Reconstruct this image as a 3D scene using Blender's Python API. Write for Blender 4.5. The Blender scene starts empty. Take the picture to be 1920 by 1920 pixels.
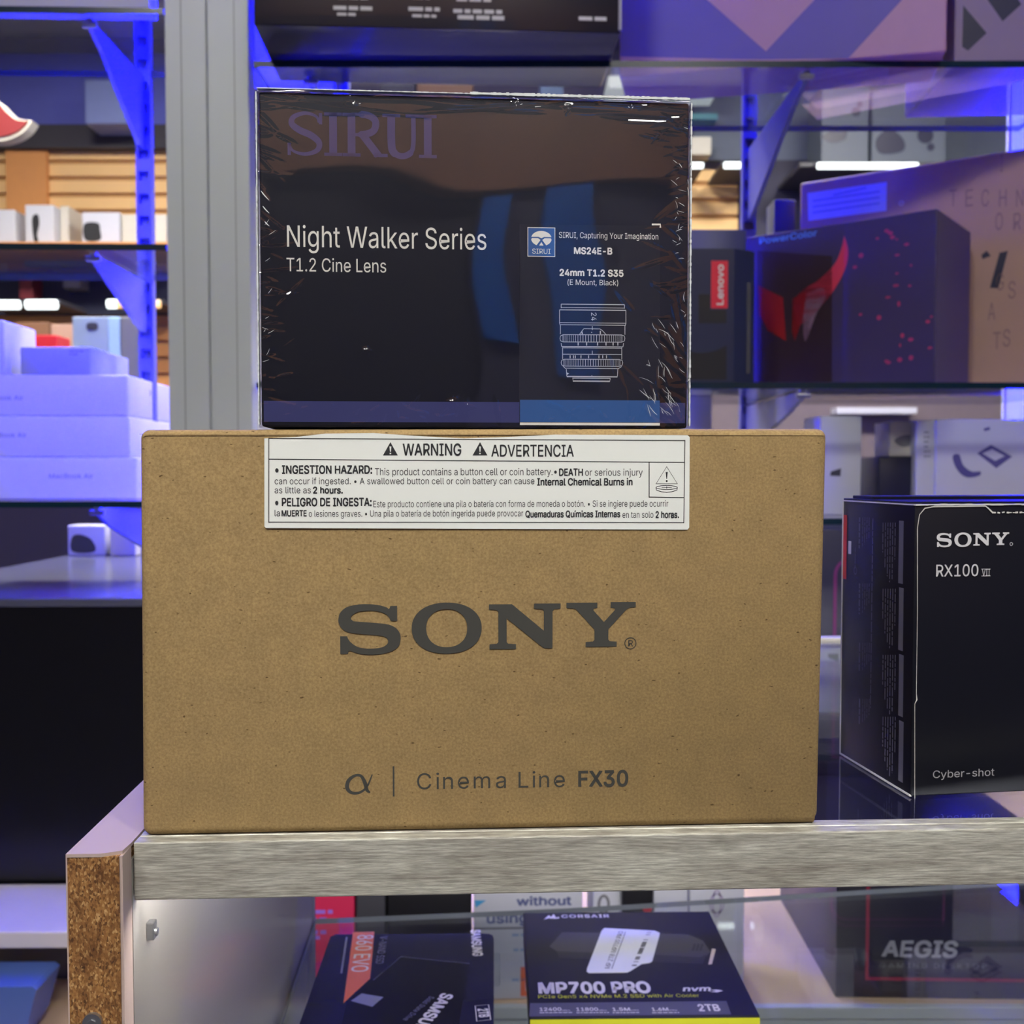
import bpy, bmesh, math, random
from mathutils import Vector, Matrix
from mathutils.geometry import tessellate_polygon
R = math.radians
SC = bpy.context.scene
COL = SC.collection
random.seed(7)

# ------------------------------------------------------------------ camera
EYE = Vector((0, 0, 1.2))
PITCH = R(2.2)
FPX = 1920.0
cd = bpy.data.cameras.new('camera')
cd.sensor_width = 36
cd.lens = 36
cd.clip_start = 0.02
cd.clip_end = 50
cd.dof.use_dof = True
cd.dof.focus_distance = 0.357
cd.dof.aperture_fstop = 22
cam = bpy.data.objects.new('camera', cd)
COL.objects.link(cam)
cam.location = EYE
cam.rotation_euler = (math.pi / 2 - PITCH, 0, 0)
SC.camera = cam

# ------------------------------------------------------------------ world, exposure, lamp strengths
w = bpy.data.worlds.new('world')
SC.world = w
w.use_nodes = True
w.node_tree.nodes['Background'].inputs[0].default_value = (0.5, 0.53, 0.6, 1)
w.node_tree.nodes['Background'].inputs[1].default_value = 0.05
SC.view_settings.view_transform = 'Standard'
SC.view_settings.look = 'None'
SC.view_settings.gamma = 1
SC.view_settings.use_curve_mapping = False
SC.view_settings.exposure = -0.3
PANEL = 60.0       # ceiling panels
LED = 800.0        # blue strips on the uprights
SPOT = 75.0        # added spotlights that brighten the counter
PANEL_FAR = 130.0  # ceiling panels deep in the shop
LED_FILL = 3.0      # added blue fill strip under the counter's rear rail
FILL_LAMP = 72.0    # added fill lamp behind the counter's front rail
TUBE = 3.0         # fluorescent tubes far in the shop

# ------------------------------------------------------------------ pixel helpers (a pixel of the photo seen at a given depth)
CT, ST = math.cos(PITCH), math.sin(PITCH)
def ray(px, py):
    cx, cy = (px - 960) / FPX, (960 - py) / FPX
    return Vector((cx, CT + ST * cy, -ST + CT * cy))
def at(px, py, Y):
    d = ray(px, py)
    return EYE + d * (Y / d.y)
def at_z(px, py, z):
    d = ray(px, py)
    return EYE + d * ((z - EYE.z) / d.z)
class Frame:
    def __init__(s, o, yaw):
        s.o = Vector(o); s.yaw = yaw
        s.u = Vector((math.cos(yaw), math.sin(yaw), 0)); s.w = Vector((-math.sin(yaw), math.cos(yaw), 0))
    def hit(s, px, py, n, p0):
        d = ray(px, py)
        return EYE + d * ((p0 - EYE).dot(n) / d.dot(n))
    def front(s, px, py, off=0.0):
        q = s.hit(px, py, s.w, s.o + s.w * off) - s.o
        return q.dot(s.u), q.z
    def side(s, px, py, x=0.0):
        q = s.hit(px, py, s.u, s.o + s.u * x) - s.o
        return q.dot(s.w), q.z
    def top(s, px, py, z):
        q = at_z(px, py, s.o.z + z) - s.o
        return q.dot(s.u), q.dot(s.w)

# ------------------------------------------------------------------ materials
def lin(c):
    return tuple(((v / 255) / 12.92 if v <= 10 else (((v / 255) + 0.055) / 1.055) ** 2.4) for v in c) + (1,)
def mat(name, rgb, rough=0.5, metal=0.0, spec=0.5, vary=0.06, scale=30.0, coat=0.0, bump=0.0, bscale=200.0):
    m = bpy.data.materials.new(name); m.use_nodes = True
    nt = m.node_tree; b = nt.nodes['Principled BSDF']
    c = lin(rgb)
    tc = nt.nodes.new('ShaderNodeTexCoord')
    n = nt.nodes.new('ShaderNodeTexNoise'); n.inputs['Scale'].default_value = scale; n.inputs['Detail'].default_value = 3
    nt.links.new(tc.outputs['Object'], n.inputs['Vector'])
    mx = nt.nodes.new('ShaderNodeMix'); mx.data_type = 'RGBA'
    mx.inputs[6].default_value = tuple(v * (1 - vary) for v in c[:3]) + (1,)
    mx.inputs[7].default_value = tuple(min(1, v * (1 + vary)) for v in c[:3]) + (1,)
    nt.links.new(n.outputs['Fac'], mx.inputs[0]); nt.links.new(mx.outputs[2], b.inputs['Base Color'])
    b.inputs['Roughness'].default_value = rough; b.inputs['Metallic'].default_value = metal
    b.inputs['Specular IOR Level'].default_value = spec
    b.inputs['Coat Weight'].default_value = coat; b.inputs['Coat Roughness'].default_value = 0.05
    if bump:
        n2 = nt.nodes.new('ShaderNodeTexNoise'); n2.inputs['Scale'].default_value = bscale
        nt.links.new(tc.outputs['Object'], n2.inputs['Vector'])
        bp = nt.nodes.new('ShaderNodeBump'); bp.inputs['Strength'].default_value = bump; bp.inputs['Distance'].default_value = 0.001
        nt.links.new(n2.outputs['Fac'], bp.inputs['Height']); nt.links.new(bp.outputs[0], b.inputs['Normal'])
    return m
def emit(name, rgb, s):
    m = bpy.data.materials.new(name); m.use_nodes = True
    b = m.node_tree.nodes['Principled BSDF']
    b.inputs['Base Color'].default_value = (0.6, 0.6, 0.6, 1)
    b.inputs['Emission Color'].default_value = rgb + (1,) if len(rgb) == 3 else rgb
    b.inputs['Emission Strength'].default_value = s
    return m
def glassy(name, tint, ior=1.5, rough=0.0, gloss=1.0, base=0.0):
    """thin clear sheet: Fresnel mirror over a tinted see-through layer"""
    m = bpy.data.materials.new(name); m.use_nodes = True
    nt = m.node_tree; nt.nodes.remove(nt.nodes['Principled BSDF'])
    out = nt.nodes['Material Output']
    t = nt.nodes.new('ShaderNodeBsdfTransparent'); t.inputs[0].default_value = tint + (1,)
    g = nt.nodes.new('ShaderNodeBsdfGlossy'); g.inputs['Roughness'].default_value = rough
    g.inputs[0].default_value = (gloss, gloss, gloss, 1)
    f0 = ((ior - 1) / (ior + 1)) ** 2 + base
    lw = nt.nodes.new('ShaderNodeLayerWeight'); lw.inputs[0].default_value = 0.5
    pw = nt.nodes.new('ShaderNodeMath'); pw.operation = 'POWER'; pw.inputs[1].default_value = 5.0
    nt.links.new(lw.outputs['Facing'], pw.inputs[0])
    ma = nt.nodes.new('ShaderNodeMath'); ma.operation = 'MULTIPLY_ADD'; ma.use_clamp = True
    ma.inputs[1].default_value = 1 - f0; ma.inputs[2].default_value = f0; nt.links.new(pw.outputs[0], ma.inputs[0])
    mx = nt.nodes.new('ShaderNodeMixShader'); fac = ma.outputs[0]
    nt.links.new(fac, mx.inputs[0]); nt.links.new(t.outputs[0], mx.inputs[1]); nt.links.new(g.outputs[0], mx.inputs[2])
    nt.links.new(mx.outputs[0], out.inputs['Surface'])
    return m
def ramp(nt, fac, stops):
    r = nt.nodes.new('ShaderNodeValToRGB'); e = r.color_ramp.elements
    while len(e) < len(stops): e.new(0.5)
    for k, (p, c) in enumerate(stops):
        e[k].position = p; e[k].color = lin(c)
    nt.links.new(fac, r.inputs[0]); return r.outputs[0]
def noise(nt, scale, vec, detail=3, rough=0.5, stretch=None):
    if stretch:
        mp = nt.nodes.new('ShaderNodeMapping'); mp.inputs['Scale'].default_value = stretch
        nt.links.new(vec, mp.inputs[0]); vec = mp.outputs[0]
    n = nt.nodes.new('ShaderNodeTexNoise'); n.inputs['Scale'].default_value = scale; n.inputs['Detail'].default_value = detail
    n.inputs['Roughness'].default_value = rough
    nt.links.new(vec, n.inputs['Vector']); return n.outputs['Fac']
def mixc(nt, fac, a, b, mode='MIX'):
    m = nt.nodes.new('ShaderNodeMix'); m.data_type = 'RGBA'; m.blend_type = mode
    for s, v in ((0, fac), (6, a), (7, b)):
        if isinstance(v, (int, float, tuple)): m.inputs[s].default_value = v
        else: nt.links.new(v, m.inputs[s])
    return m.outputs[2]
def kraft():
    m = bpy.data.materials.new('kraft_board'); m.use_nodes = True; nt = m.node_tree; b = nt.nodes['Principled BSDF']
    v = nt.nodes.new('ShaderNodeTexCoord').outputs['Object']
    c = ramp(nt, noise(nt, 1100, v, 4, 0.6), [(0.3, (146, 122, 84)), (0.5, (163, 138, 96)), (0.72, (180, 154, 108))])
    c2 = ramp(nt, noise(nt, 90, v, 3), [(0.35, (172, 168, 158)), (0.7, (222, 216, 200))])
    c = mixc(nt, 0.35, c, mixc(nt, 1.0, c, c2, 'MULTIPLY'))
    sp = ramp(nt, noise(nt, 420, v, 1, 0.4, (1, 1, 2.0)), [(0.225, (104, 82, 52)), (0.28, (255, 255, 255))])
    c = mixc(nt, 0.75, c, mixc(nt, 1.0, c, sp, 'MULTIPLY'))
    nt.links.new(c, b.inputs['Base Color']); b.inputs['Roughness'].default_value = 0.75; b.inputs['Specular IOR Level'].default_value = 0.25
    bp = nt.nodes.new('ShaderNodeBump'); bp.inputs['Strength'].default_value = 0.15; bp.inputs['Distance'].default_value = 0.0005
    nt.links.new(noise(nt, 700, v, 3), bp.inputs['Height']); nt.links.new(bp.outputs[0], b.inputs['Normal'])
    return m
def brushed():
    m = bpy.data.materials.new('brushed_aluminium'); m.use_nodes = True; nt = m.node_tree; b = nt.nodes['Principled BSDF']
    v = nt.nodes.new('ShaderNodeTexCoord').outputs['Object']
    n1 = noise(nt, 1, v, 4, 0.65, (95, 500, 1500)); n2 = noise(nt, 1, v, 2, 0.5, (20, 90, 190))
    c = ramp(nt, n1, [(0.3, (150, 149, 143)), (0.5, (196, 196, 188)), (0.72, (240, 242, 234))])
    c2 = ramp(nt, n2, [(0.3, (200, 195, 190)), (0.7, (250, 250, 246))])
    nt.links.new(mixc(nt, 1.0, c, c2, 'MULTIPLY'), b.inputs['Base Color'])
    b.inputs['Metallic'].default_value = 0.2; b.inputs['Roughness'].default_value = 0.4
    bp = nt.nodes.new('ShaderNodeBump'); bp.inputs['Strength'].default_value = 0.35; bp.inputs['Distance'].default_value = 0.0004
    nt.links.new(n1, bp.inputs['Height']); nt.links.new(bp.outputs[0], b.inputs['Normal'])
    return m
def chipboard():
    m = bpy.data.materials.new('raw_chipboard'); m.use_nodes = True; nt = m.node_tree; b = nt.nodes['Principled BSDF']
    v = nt.nodes.new('ShaderNodeTexCoord').outputs['Object']
    vo = nt.nodes.new('ShaderNodeTexVoronoi'); vo.inputs['Scale'].default_value = 1
    mp = nt.nodes.new('ShaderNodeMapping'); mp.inputs['Scale'].default_value = (1900, 1200, 1000); nt.links.new(v, mp.inputs[0]); nt.links.new(mp.outputs[0], vo.inputs['Vector'])
    sp = nt.nodes.new('ShaderNodeSeparateColor'); nt.links.new(vo.outputs['Color'], sp.inputs[0])
    c = ramp(nt, sp.outputs[0], [(0.0, (96, 64, 32)), (0.3, (142, 102, 56)), (0.75, (160, 120, 72)), (1.0, (200, 166, 116))])
    c2 = ramp(nt, noise(nt, 160, v, 4, 0.6, (1.3, 1, 0.7)), [(0.3, (176, 156, 136)), (0.62, (244, 234, 222))])
    nt.links.new(mixc(nt, 1.0, c, c2, 'MULTIPLY'), b.inputs['Base Color']); b.inputs['Roughness'].default_value = 0.85
    bp = nt.nodes.new('ShaderNodeBump'); bp.inputs['Strength'].default_value = 0.5; bp.inputs['Distance'].default_value = 0.001
    nt.links.new(noise(nt, 500, v, 3), bp.inputs['Height']); nt.links.new(bp.outputs[0], b.inputs['Normal'])
    return m

M = {
 'kraft': kraft(), 'brushed': brushed(), 'chip': chipboard(),
 'ink_dark': mat('dark_grey_ink', (62, 62, 58), 0.6), 'ink_black': mat('black_ink', (34, 36, 40), 0.6),
 'paper': mat('white_label_paper', (226, 230, 226), 0.5, vary=0.03, scale=40),
 'white_ink': mat('white_ink', (232, 230, 222), 0.5), 'silver_ink': mat('silver_ink', (205, 205, 210), 0.4),
 'lens_black': mat('lens_box_black', (27, 28, 38), 0.45, spec=0.1), 'lens_band': mat('violet_blue_band', (52, 56, 108), 0.4),
 'label_blue': mat('label_blue', (44, 88, 150), 0.4), 'label_black': mat('label_black', (30, 31, 40), 0.45, spec=0.15),
 'dim_violet': mat('dim_violet_ink', (46, 50, 106), 0.4), 'line_grey': mat('pale_line_ink', (190, 192, 196), 0.5),
 'edge_white': mat('worn_white_edge', (205, 205, 200), 0.6),
 'cam_black': mat('camera_box_black', (20, 21, 30), 0.35, spec=0.25), 'cam_grey': mat('dim_grey_ink', (92, 92, 102), 0.6),
 'orange_red': mat('orange_red_ink', (200, 60, 50), 0.5),
 'laminate': mat('pale_laminate', (178, 160, 154), 0.35, vary=0.05, scale=25),
 'alu': mat('satin_aluminium', (196, 203, 200), 0.45, metal=0.1, vary=0.04, scale=12),
 'bracket': mat('grey_bracket_metal', (112, 114, 124), 0.35, metal=0.2),
 'steel': mat('zinc_steel', (170, 172, 176), 0.3, metal=0.9),
 'inner': mat('satin_inner_laminate', (168, 164, 160), 0.2, metal=0.3, vary=0.04, scale=6),
 'glass': glassy('clear_glass', (0.95, 0.97, 0.97)), 'counter_glass': glassy('counter_glass', (0.7, 0.72, 0.76), base=0.05),
 'glass_edge': mat('dark_teal_glass_edge', (16, 44, 58), 0.2),
 'pane': glassy('clear_back_pane', (0.93, 0.95, 0.96)),
 'black': mat('matt_black', (18, 18, 24), 0.45), 'navy': mat('dark_navy_card', (30, 32, 60), 0.4),
 'white': mat('white_card', (200, 202, 212), 0.45, vary=0.03), 'offwhite': mat('offwhite_card', (200, 196, 184), 0.5),
 'grey': mat('grey_card', (120, 120, 126), 0.5), 'dgrey': mat('dark_grey_card', (60, 60, 68), 0.5),
 'red': mat('red_card', (190, 40, 52), 0.4), 'brown': mat('brown_card', (120, 84, 60), 0.6), 'tan': mat('tan_card', (172, 138, 120), 0.55),
 'led': emit('blue_led', (0.0005, 0.0008, 1.0), LED), 'panel_far': emit('far_ceiling_panel_light', (1.0, 0.95, 0.86), PANEL_FAR), 'led_side': emit('blue_led_side', (0.0005, 0.0008, 1.0), LED * 0.5), 'fill_white': emit('fill_lamp_white', (1.0, 0.95, 0.88), FILL_LAMP),
 'glass_edge_pale': mat('pale_grey_glass_edge', (120, 126, 132), 0.3),
 'fill_led_canopy': emit('blue_fill_led_canopy', (0.0005, 0.0008, 1.0), LED * 0.4), 'fill_led_low': emit('blue_fill_led_counter', (0.001, 0.004, 1.0), LED_FILL),
 'panel': emit('ceiling_panel_light', (1.0, 0.97, 0.9), PANEL),
 'tube': emit('white_tube_light', (0.9, 1.0, 1.0), TUBE), 'amber_tube': emit('amber_tube_light', (1.0, 0.55, 0.1), TUBE * 0.5),
}

# ------------------------------------------------------------------ mesh helpers
def cube(bm, x0, x1, y0, y1, z0, z1, bev=0.0, seg=2, mi=0):
    b2 = bmesh.new()
    bmesh.ops.create_cube(b2, size=1)
    for v in b2.verts:
        v.co = Vector((x0 + (v.co.x + .5) * (x1 - x0), y0 + (v.co.y + .5) * (y1 - y0), z0 + (v.co.z + .5) * (z1 - z0)))
    if bev: bmesh.ops.bevel(b2, geom=list(b2.edges), offset=bev, segments=seg, affect='EDGES', profile=0.5)
    me = bpy.data.meshes.new('tmp'); b2.to_mesh(me); b2.free()
    n0 = len(bm.faces); bm.from_mesh(me); bpy.data.meshes.remove(me)
    if mi:
        bm.faces.ensure_lookup_table()
        for k in range(n0, len(bm.faces)): bm.faces[k].material_index = mi
def prism(bm, pts, lo, hi, axis='y'):
    """closed outline in two axes, given thickness along the third"""
    def P(a, b, t): return {'y': (a, t, b), 'z': (a, b, t), 'x': (t, a, b)}[axis]
    A = [bm.verts.new(P(a, b, lo)) for a, b in pts]; B = [bm.verts.new(P(a, b, hi)) for a, b in pts]
    n = len(pts)
    bm.faces.new(A); bm.faces.new(B[::-1])
    for k in range(n): bm.faces.new((A[k], B[k], B[(k + 1) % n], A[(k + 1) % n]))
    bmesh.ops.recalc_face_normals(bm, faces=list(bm.faces))
def tube(bm, p0, p1, r, n=12):
    p0, p1 = Vector(p0), Vector(p1); d = p1 - p0
    q = d.to_track_quat('Z', 'Y').to_matrix().to_4x4()
    bmesh.ops.create_cone(bm, cap_ends=True, segments=n, radius1=r, radius2=r, depth=d.length, matrix=Matrix.Translation((p0 + p1) / 2) @ q)
def link(name, bm, mats, parent=None, smooth=False):
    me = bpy.data.meshes.new(name); bm.to_mesh(me); bm.free()
    for m in (mats if isinstance(mats, list) else [mats]): me.materials.append(m)
    if smooth:
        for p in me.polygons: p.use_smooth = True
    o = bpy.data.objects.new(name, me); COL.objects.link(o)
    if parent: o.parent = parent
    return o
def tag(o, label, cat, group=None):
    o['label'] = label; o['category'] = cat
    if group: o['group'] = group
    return o
def struct(o):
    o['kind'] = 'structure'; return o
def thing(name, fr, label, cat, group=None):
    o = bpy.data.objects.new(name, None); o.empty_display_size = 0.02
    COL.objects.link(o); o.location = fr.o; o.rotation_euler = (0, 0, fr.yaw)
    return tag(o, label, cat, group)
def box_part(name, parent, m, x0, x1, y0, y1, z0, z1, bev=0.0, seg=2, smooth=False):
    bm = bmesh.new(); cube(bm, x0, x1, y0, y1, z0, z1, bev, seg)
    return link(name, bm, m, parent, smooth)

# ------------------------------------------------------------------ print: flat lettering and drawings on a face
# outlines of a plain sans alphabet: character -> (advance, loops of x,y points)
GLYPH = {
'A': (480, '16,0 201,509 276,509 463,0 395,0 287,302 264,372 232,478 245,478 213,371 191,302 85,0;110,142 110,199 370,199 370,142'),
'B': (456, '60,0 60,509 241,509 289,504 329,491 359,469 381,442 394,410 398,374 395,344 387,320 356,286 315,267 315,262 339,257 363,245 385,227 402,203 414,173 418,136 413,100 400,67 377,39 344,18 301,4 247,0;125,57 245,57 296,63 330,80 349,105 355,137 352,161 342,184 327,203 306,218 279,228 248,231 125,231;125,285 238,285 288,296 308,309 323,326 333,348 336,372 330,403 313,429 283,446 240,452 125,452'),
'C': (510, '267,-7 205,1 150,25 104,63 70,115 48,179 40,254 48,329 70,393 104,445 150,484 205,508 267,516 340,504 373,490 402,471 427,447 448,418 463,385 473,348 408,348 389,395 357,428 315,449 267,456 223,450 184,432 150,403 125,364 109,314 103,254 109,194 125,145 151,105 184,76 223,59 267,53 315,60 357,81 389,114 408,160 473,160 463,124 448,91 428,62 402,38 373,19 341,5 305,-4'),
'D': (502, '219,0 96,0 96,57 215,57 272,63 318,81 354,110 379,149 394,198 399,255 394,312 379,361 354,399 320,428 275,446 221,452 93,452 93,509 225,509 294,501 353,478 399,441 433,391 455,329 462,255 455,181 433,119 398,68 351,31 291,8;125,509 125,0 60,0 60,509'),
'E': (419, '60,0 60,509 372,509 372,452 125,452 125,286 355,286 355,229 125,229 125,57 375,57 375,0'),
'F': (410, '60,0 60,509 369,509 369,452 125,452 125,278 346,278 346,221 125,221 125,0'),
'G': (520, '269,-7 205,1 149,25 104,64 69,116 47,179 40,254 47,329 69,393 103,445 149,484 203,508 265,516 304,513 340,504 374,489 403,469 429,445 449,416 465,384 474,349 408,349 387,393 356,427 315,448 265,456 222,450 183,432 150,404 125,364 109,314 103,254 109,194 125,145 151,105 184,76 224,59 269,53 309,57 345,71 374,93 396,123 410,160 415,202 434,199 283,199 283,256 478,256 478,200 471,141 451,91 419,50 377,19 326,0'),
'H': (517, '60,0 60,509 125,509 125,289 392,289 392,509 457,509 457,0 392,0 392,232 125,232 125,0'),
'I': (301, '31,0 31,57 118,57 118,452 31,452 31,509 269,509 269,452 183,452 183,57 269,57 269,0'),
'J': (396, '185,-7 124,3 75,33 44,81 33,145 33,173 98,173 98,145 104,104 122,74 149,56 185,50 220,56 248,74 266,104 272,145 272,509 336,509 336,145 326,81 294,33 246,3'),
'K': (467, '104,145 104,216 139,261 174,303 212,344 364,509 448,509 231,276 228,276;60,0 60,509 125,509 125,334 124,225 125,193 125,0;372,0 188,259 228,309 449,0'),
'L': (393, '60,0 60,509 125,509 125,57 361,57 361,0'),
'M': (628, '60,0 60,509 152,509 277,187 287,159 299,123 311,84 322,49 307,49 318,83 330,121 342,158 352,187 476,509 568,509 568,0 504,0 504,291 504,327 505,369 506,413 507,457 513,457 498,409 482,363 467,322 456,291 342,0 286,0 170,291 159,321 145,361 129,408 112,457 119,457 120,416 121,372 122,328 122,291 122,0'),
'N': (523, '60,0 60,509 136,509 343,183 363,151 388,107 414,55 405,54 401,108 399,157 399,195 399,509 463,509 463,0 387,0 202,290 177,331 148,381 108,452 119,454 122,384 124,328 125,291 125,0'),
'O': (533, '267,-7 205,1 150,25 105,63 70,115 48,179 40,254 48,329 70,393 105,445 150,484 205,508 267,516 329,508 384,484 429,445 464,393 486,329 493,254 486,179 464,115 429,63 384,25 329,1;267,53 310,59 349,76 383,105 408,144 425,194 430,254 425,314 408,365 383,404 349,433 310,450 267,456 223,450 184,433 151,404 125,364 109,314 103,254 109,194 125,144 151,105 184,76 223,59'),
'P': (445, '60,0 60,509 235,509 289,503 332,487 366,462 390,430 404,391 409,348 404,304 390,265 366,233 332,207 289,191 235,186 109,186 109,242 233,242 269,246 297,256 318,272 333,294 342,319 344,348 342,376 333,402 318,423 297,439 268,449 232,452 125,452 125,0'),
'Q': (533, '245,159 313,159 369,85 384,65 468,-48 401,-48 346,27 331,46;267,-7 205,1 150,25 105,63 70,115 48,179 40,254 48,329 70,393 105,445 150,484 205,508 267,516 329,508 384,484 429,445 464,393 486,329 493,254 486,179 464,115 429,63 384,25 329,1;267,53 310,59 349,76 383,105 408,144 425,194 430,254 425,314 408,365 383,404 349,433 310,450 267,456 223,450 184,433 151,404 125,364 109,314 103,254 109,194 125,144 151,105 184,76 223,59'),
'R': (449, '60,0 60,509 236,509 290,504 333,489 367,465 390,433 405,395 409,352 405,309 390,271 367,240 333,217 289,203 236,198 96,198 96,255 234,255 269,258 298,267 319,281 334,300 342,324 345,352 342,380 334,405 319,425 298,440 269,449 233,452 125,452 125,0;353,0 230,229 303,229 428,0'),
'S': (447, '224,-9 172,-4 128,9 91,31 64,60 46,96 38,137 104,137 110,110 123,88 142,71 166,59 224,49 257,52 286,60 311,74 329,92 341,114 346,139 342,161 332,179 296,205 245,222 184,239 128,260 86,289 60,326 52,372 58,413 75,448 102,476 138,498 180,511 227,516 275,511 316,498 351,476 377,449 394,415 401,378 337,378 326,412 302,437 267,453 225,459 194,456 167,448 145,435 129,418 118,398 115,376 119,352 131,334 169,308 212,293 264,279 312,264 359,238 395,198 405,171 408,139 403,99 386,64 360,34 323,11 278,-4'),
'T': (449, '32,452 32,509 417,509 417,452 257,452 257,0 193,0 193,452'),
'U': (517, '259,-8 203,-2 154,15 114,43 85,80 66,124 60,173 60,509 124,509 124,178 128,144 141,113 160,87 187,68 220,56 259,52 298,56 331,68 357,87 377,113 389,144 393,178 393,509 457,509 457,173 451,124 433,80 403,43 363,15 315,-2'),
'V': (480, '204,0 16,509 84,509 192,206 215,137 248,31 235,31 267,138 290,206 395,509 463,509 278,0'),
'W': (686, '155,0 16,509 82,509 163,196 175,145 187,94 197,40 189,40 200,94 211,145 224,196 306,509 380,509 462,196 474,145 486,94 497,40 488,40 499,94 510,145 523,196 603,509 670,509 530,0 455,0 368,323 351,391 336,475 350,475 335,395 318,323 230,0'),
'X': (474, '18,0 217,284 217,236 29,509 104,509 178,400 204,361 223,329 243,292 232,292 252,329 272,361 298,400 374,509 446,509 259,239 259,287 456,0 382,0 292,129 268,165 250,195 230,231 244,231 225,196 206,166 182,129 91,0'),
'Y': (472, '203,0 203,208 16,509 91,509 192,344 222,292 250,230 224,230 251,293 280,344 381,509 455,509 268,208 268,0'),
'Z': (438, '42,0 42,46 273,385 306,431 341,476 348,454 285,452 223,452 40,452 40,509 397,509 397,462 169,129 134,81 97,33 90,54 152,57 214,57 399,57 399,0'),
'a': (389, '160,-9 126,-5 94,5 68,22 48,45 35,73 30,108 34,138 43,161 58,179 78,193 125,211 178,220 234,227 265,235 273,243 276,255 276,257 267,297 240,322 196,331 149,322 118,301 100,274 41,291 57,322 79,346 104,364 133,375 194,384 239,379 286,360 306,343 322,320 333,290 337,251 337,0 277,0 277,52 272,52 252,25 215,1;170,45 202,49 228,59 248,74 263,93 272,115 276,138 276,190 259,182 231,176 200,171 175,168 134,159 103,139 95,124 92,105 102,72 130,52'),
'b': (424, '229,-8 198,-5 172,4 138,31 118,59 112,59 112,0 53,0 53,509 114,509 114,319 118,319 137,346 171,373 197,381 229,384 274,378 313,361 345,332 370,293 385,245 390,189 385,133 370,84 346,45 313,16 274,-2;220,47 253,51 279,66 301,88 316,117 325,151 328,189 325,227 316,261 301,290 280,311 253,325 220,330 188,325 161,312 140,291 125,263 116,229 113,189 116,150 125,115 140,86 162,65 188,51'),
'c': (396, '207,-8 159,-2 117,16 82,46 56,85 40,133 34,187 40,243 56,291 82,330 117,360 159,378 207,384 260,377 305,356 340,322 362,277 303,262 290,289 270,311 242,325 207,330 173,325 145,310 124,287 108,258 99,224 96,187 99,151 108,117 124,89 145,66 173,51 207,46 243,52 271,66 292,89 304,117 363,102 341,56 306,21 261,-1'),
'd': (424, '195,-8 151,-2 111,16 79,45 55,84 39,133 34,189 39,245 55,293 79,332 112,361 151,378 196,384 228,381 253,373 287,346 306,319 311,319 311,509 372,509 372,0 313,0 313,59 307,59 287,31 252,4 227,-5;205,47 236,51 263,65 284,86 299,115 309,150 312,189 309,229 300,263 284,291 263,312 237,325 205,330 172,325 145,311 124,290 108,261 99,227 96,189 99,151 109,117 124,88 145,66 172,51'),
'e': (404, '212,-8 161,-2 117,16 82,46 56,85 40,132 34,187 39,242 55,290 81,329 115,359 157,378 205,384 266,374 294,361 319,341 341,315 357,282 368,242 371,194 371,169 75,169 75,221 338,221 310,202 307,237 298,269 283,294 263,314 237,326 205,330 173,326 146,313 125,294 109,270 99,241 96,211 96,178 100,139 110,106 128,80 151,61 179,50 212,46 254,53 285,73 306,105 365,91 353,63 335,39 311,19 283,4 249,-5'),
'f': (254, '228,379 228,327 6,327 6,379;81,0 81,432 84,461 96,486 113,505 135,519 187,530 222,527 243,521 227,468 215,472 195,474 171,470 154,460 145,443 142,419 142,0'),
'g': (425, '207,-151 168,-148 134,-140 82,-110 51,-69 101,-41 122,-66 154,-88 207,-97 249,-92 282,-75 304,-47 311,-6 311,68 306,68 287,41 252,16 227,8 195,5 152,10 113,27 80,53 55,90 39,136 34,191 39,246 55,293 80,332 112,361 152,378 196,384 228,382 253,373 288,346 308,319 313,319 313,379 372,379 372,-9 367,-54 350,-90 324,-117 291,-136 251,-147;205,59 237,63 264,75 285,95 300,121 309,154 312,193 309,231 300,264 285,291 264,312 237,325 205,330 172,325 145,312 124,290 109,262 99,229 96,193 99,155 109,123 124,96 145,76 172,63'),
'h': (410, '114,227 114,0 53,0 53,509 114,509 114,287 102,287 124,332 152,362 187,379 227,384 264,380 295,369 321,349 341,321 353,285 357,240 357,0 296,0 296,235 290,275 273,304 246,323 210,329 184,326 161,317 141,303 126,283 117,257'),
'i': (167, '53,0 53,379 114,379 114,0;84,443 67,446 54,455 44,468 41,483 44,499 54,512 67,521 84,524 100,521 114,512 123,499 126,483 123,468 114,455 100,446'),
'j': (167, '53,379 114,379 114,-30 111,-63 102,-90 86,-113 65,-129 37,-139 4,-143 -10,-143 -10,-87 2,-87 25,-83 40,-72 50,-54 53,-29;83,443 67,446 53,455 44,468 41,483 44,499 53,512 67,521 83,524 100,521 114,512 123,499 126,483 123,468 114,455 100,446'),
'k': (381, '110,137 110,212 121,212 284,379 360,379 184,199 177,199;53,0 53,509 114,509 114,0;294,0 148,186 191,229 372,0'),
'l': (189, '139,-2 101,3 74,20 58,47 53,84 53,509 114,509 114,99 120,62 130,54 146,52 160,53 170,54 181,3 162,-1'),
'm': (610, '53,0 53,379 112,379 112,295 108,295 118,323 132,346 172,376 219,386 257,380 287,361 309,331 321,295 312,295 322,321 337,343 381,375 437,386 468,383 497,372 522,354 541,328 553,296 557,255 557,0 496,0 496,254 490,289 473,313 447,326 419,330 395,328 374,320 345,290 335,247 335,0 274,0 274,260 269,288 253,311 229,326 199,330 158,320 140,307 126,289 117,266 114,238 114,0'),
'n': (410, '114,227 114,0 53,0 53,379 112,379 112,287 102,287 124,332 152,362 187,379 227,384 264,380 295,369 321,349 341,321 353,285 357,240 357,0 296,0 296,235 290,275 273,304 246,323 210,329 184,326 161,317 141,303 126,283 117,257'),
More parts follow.
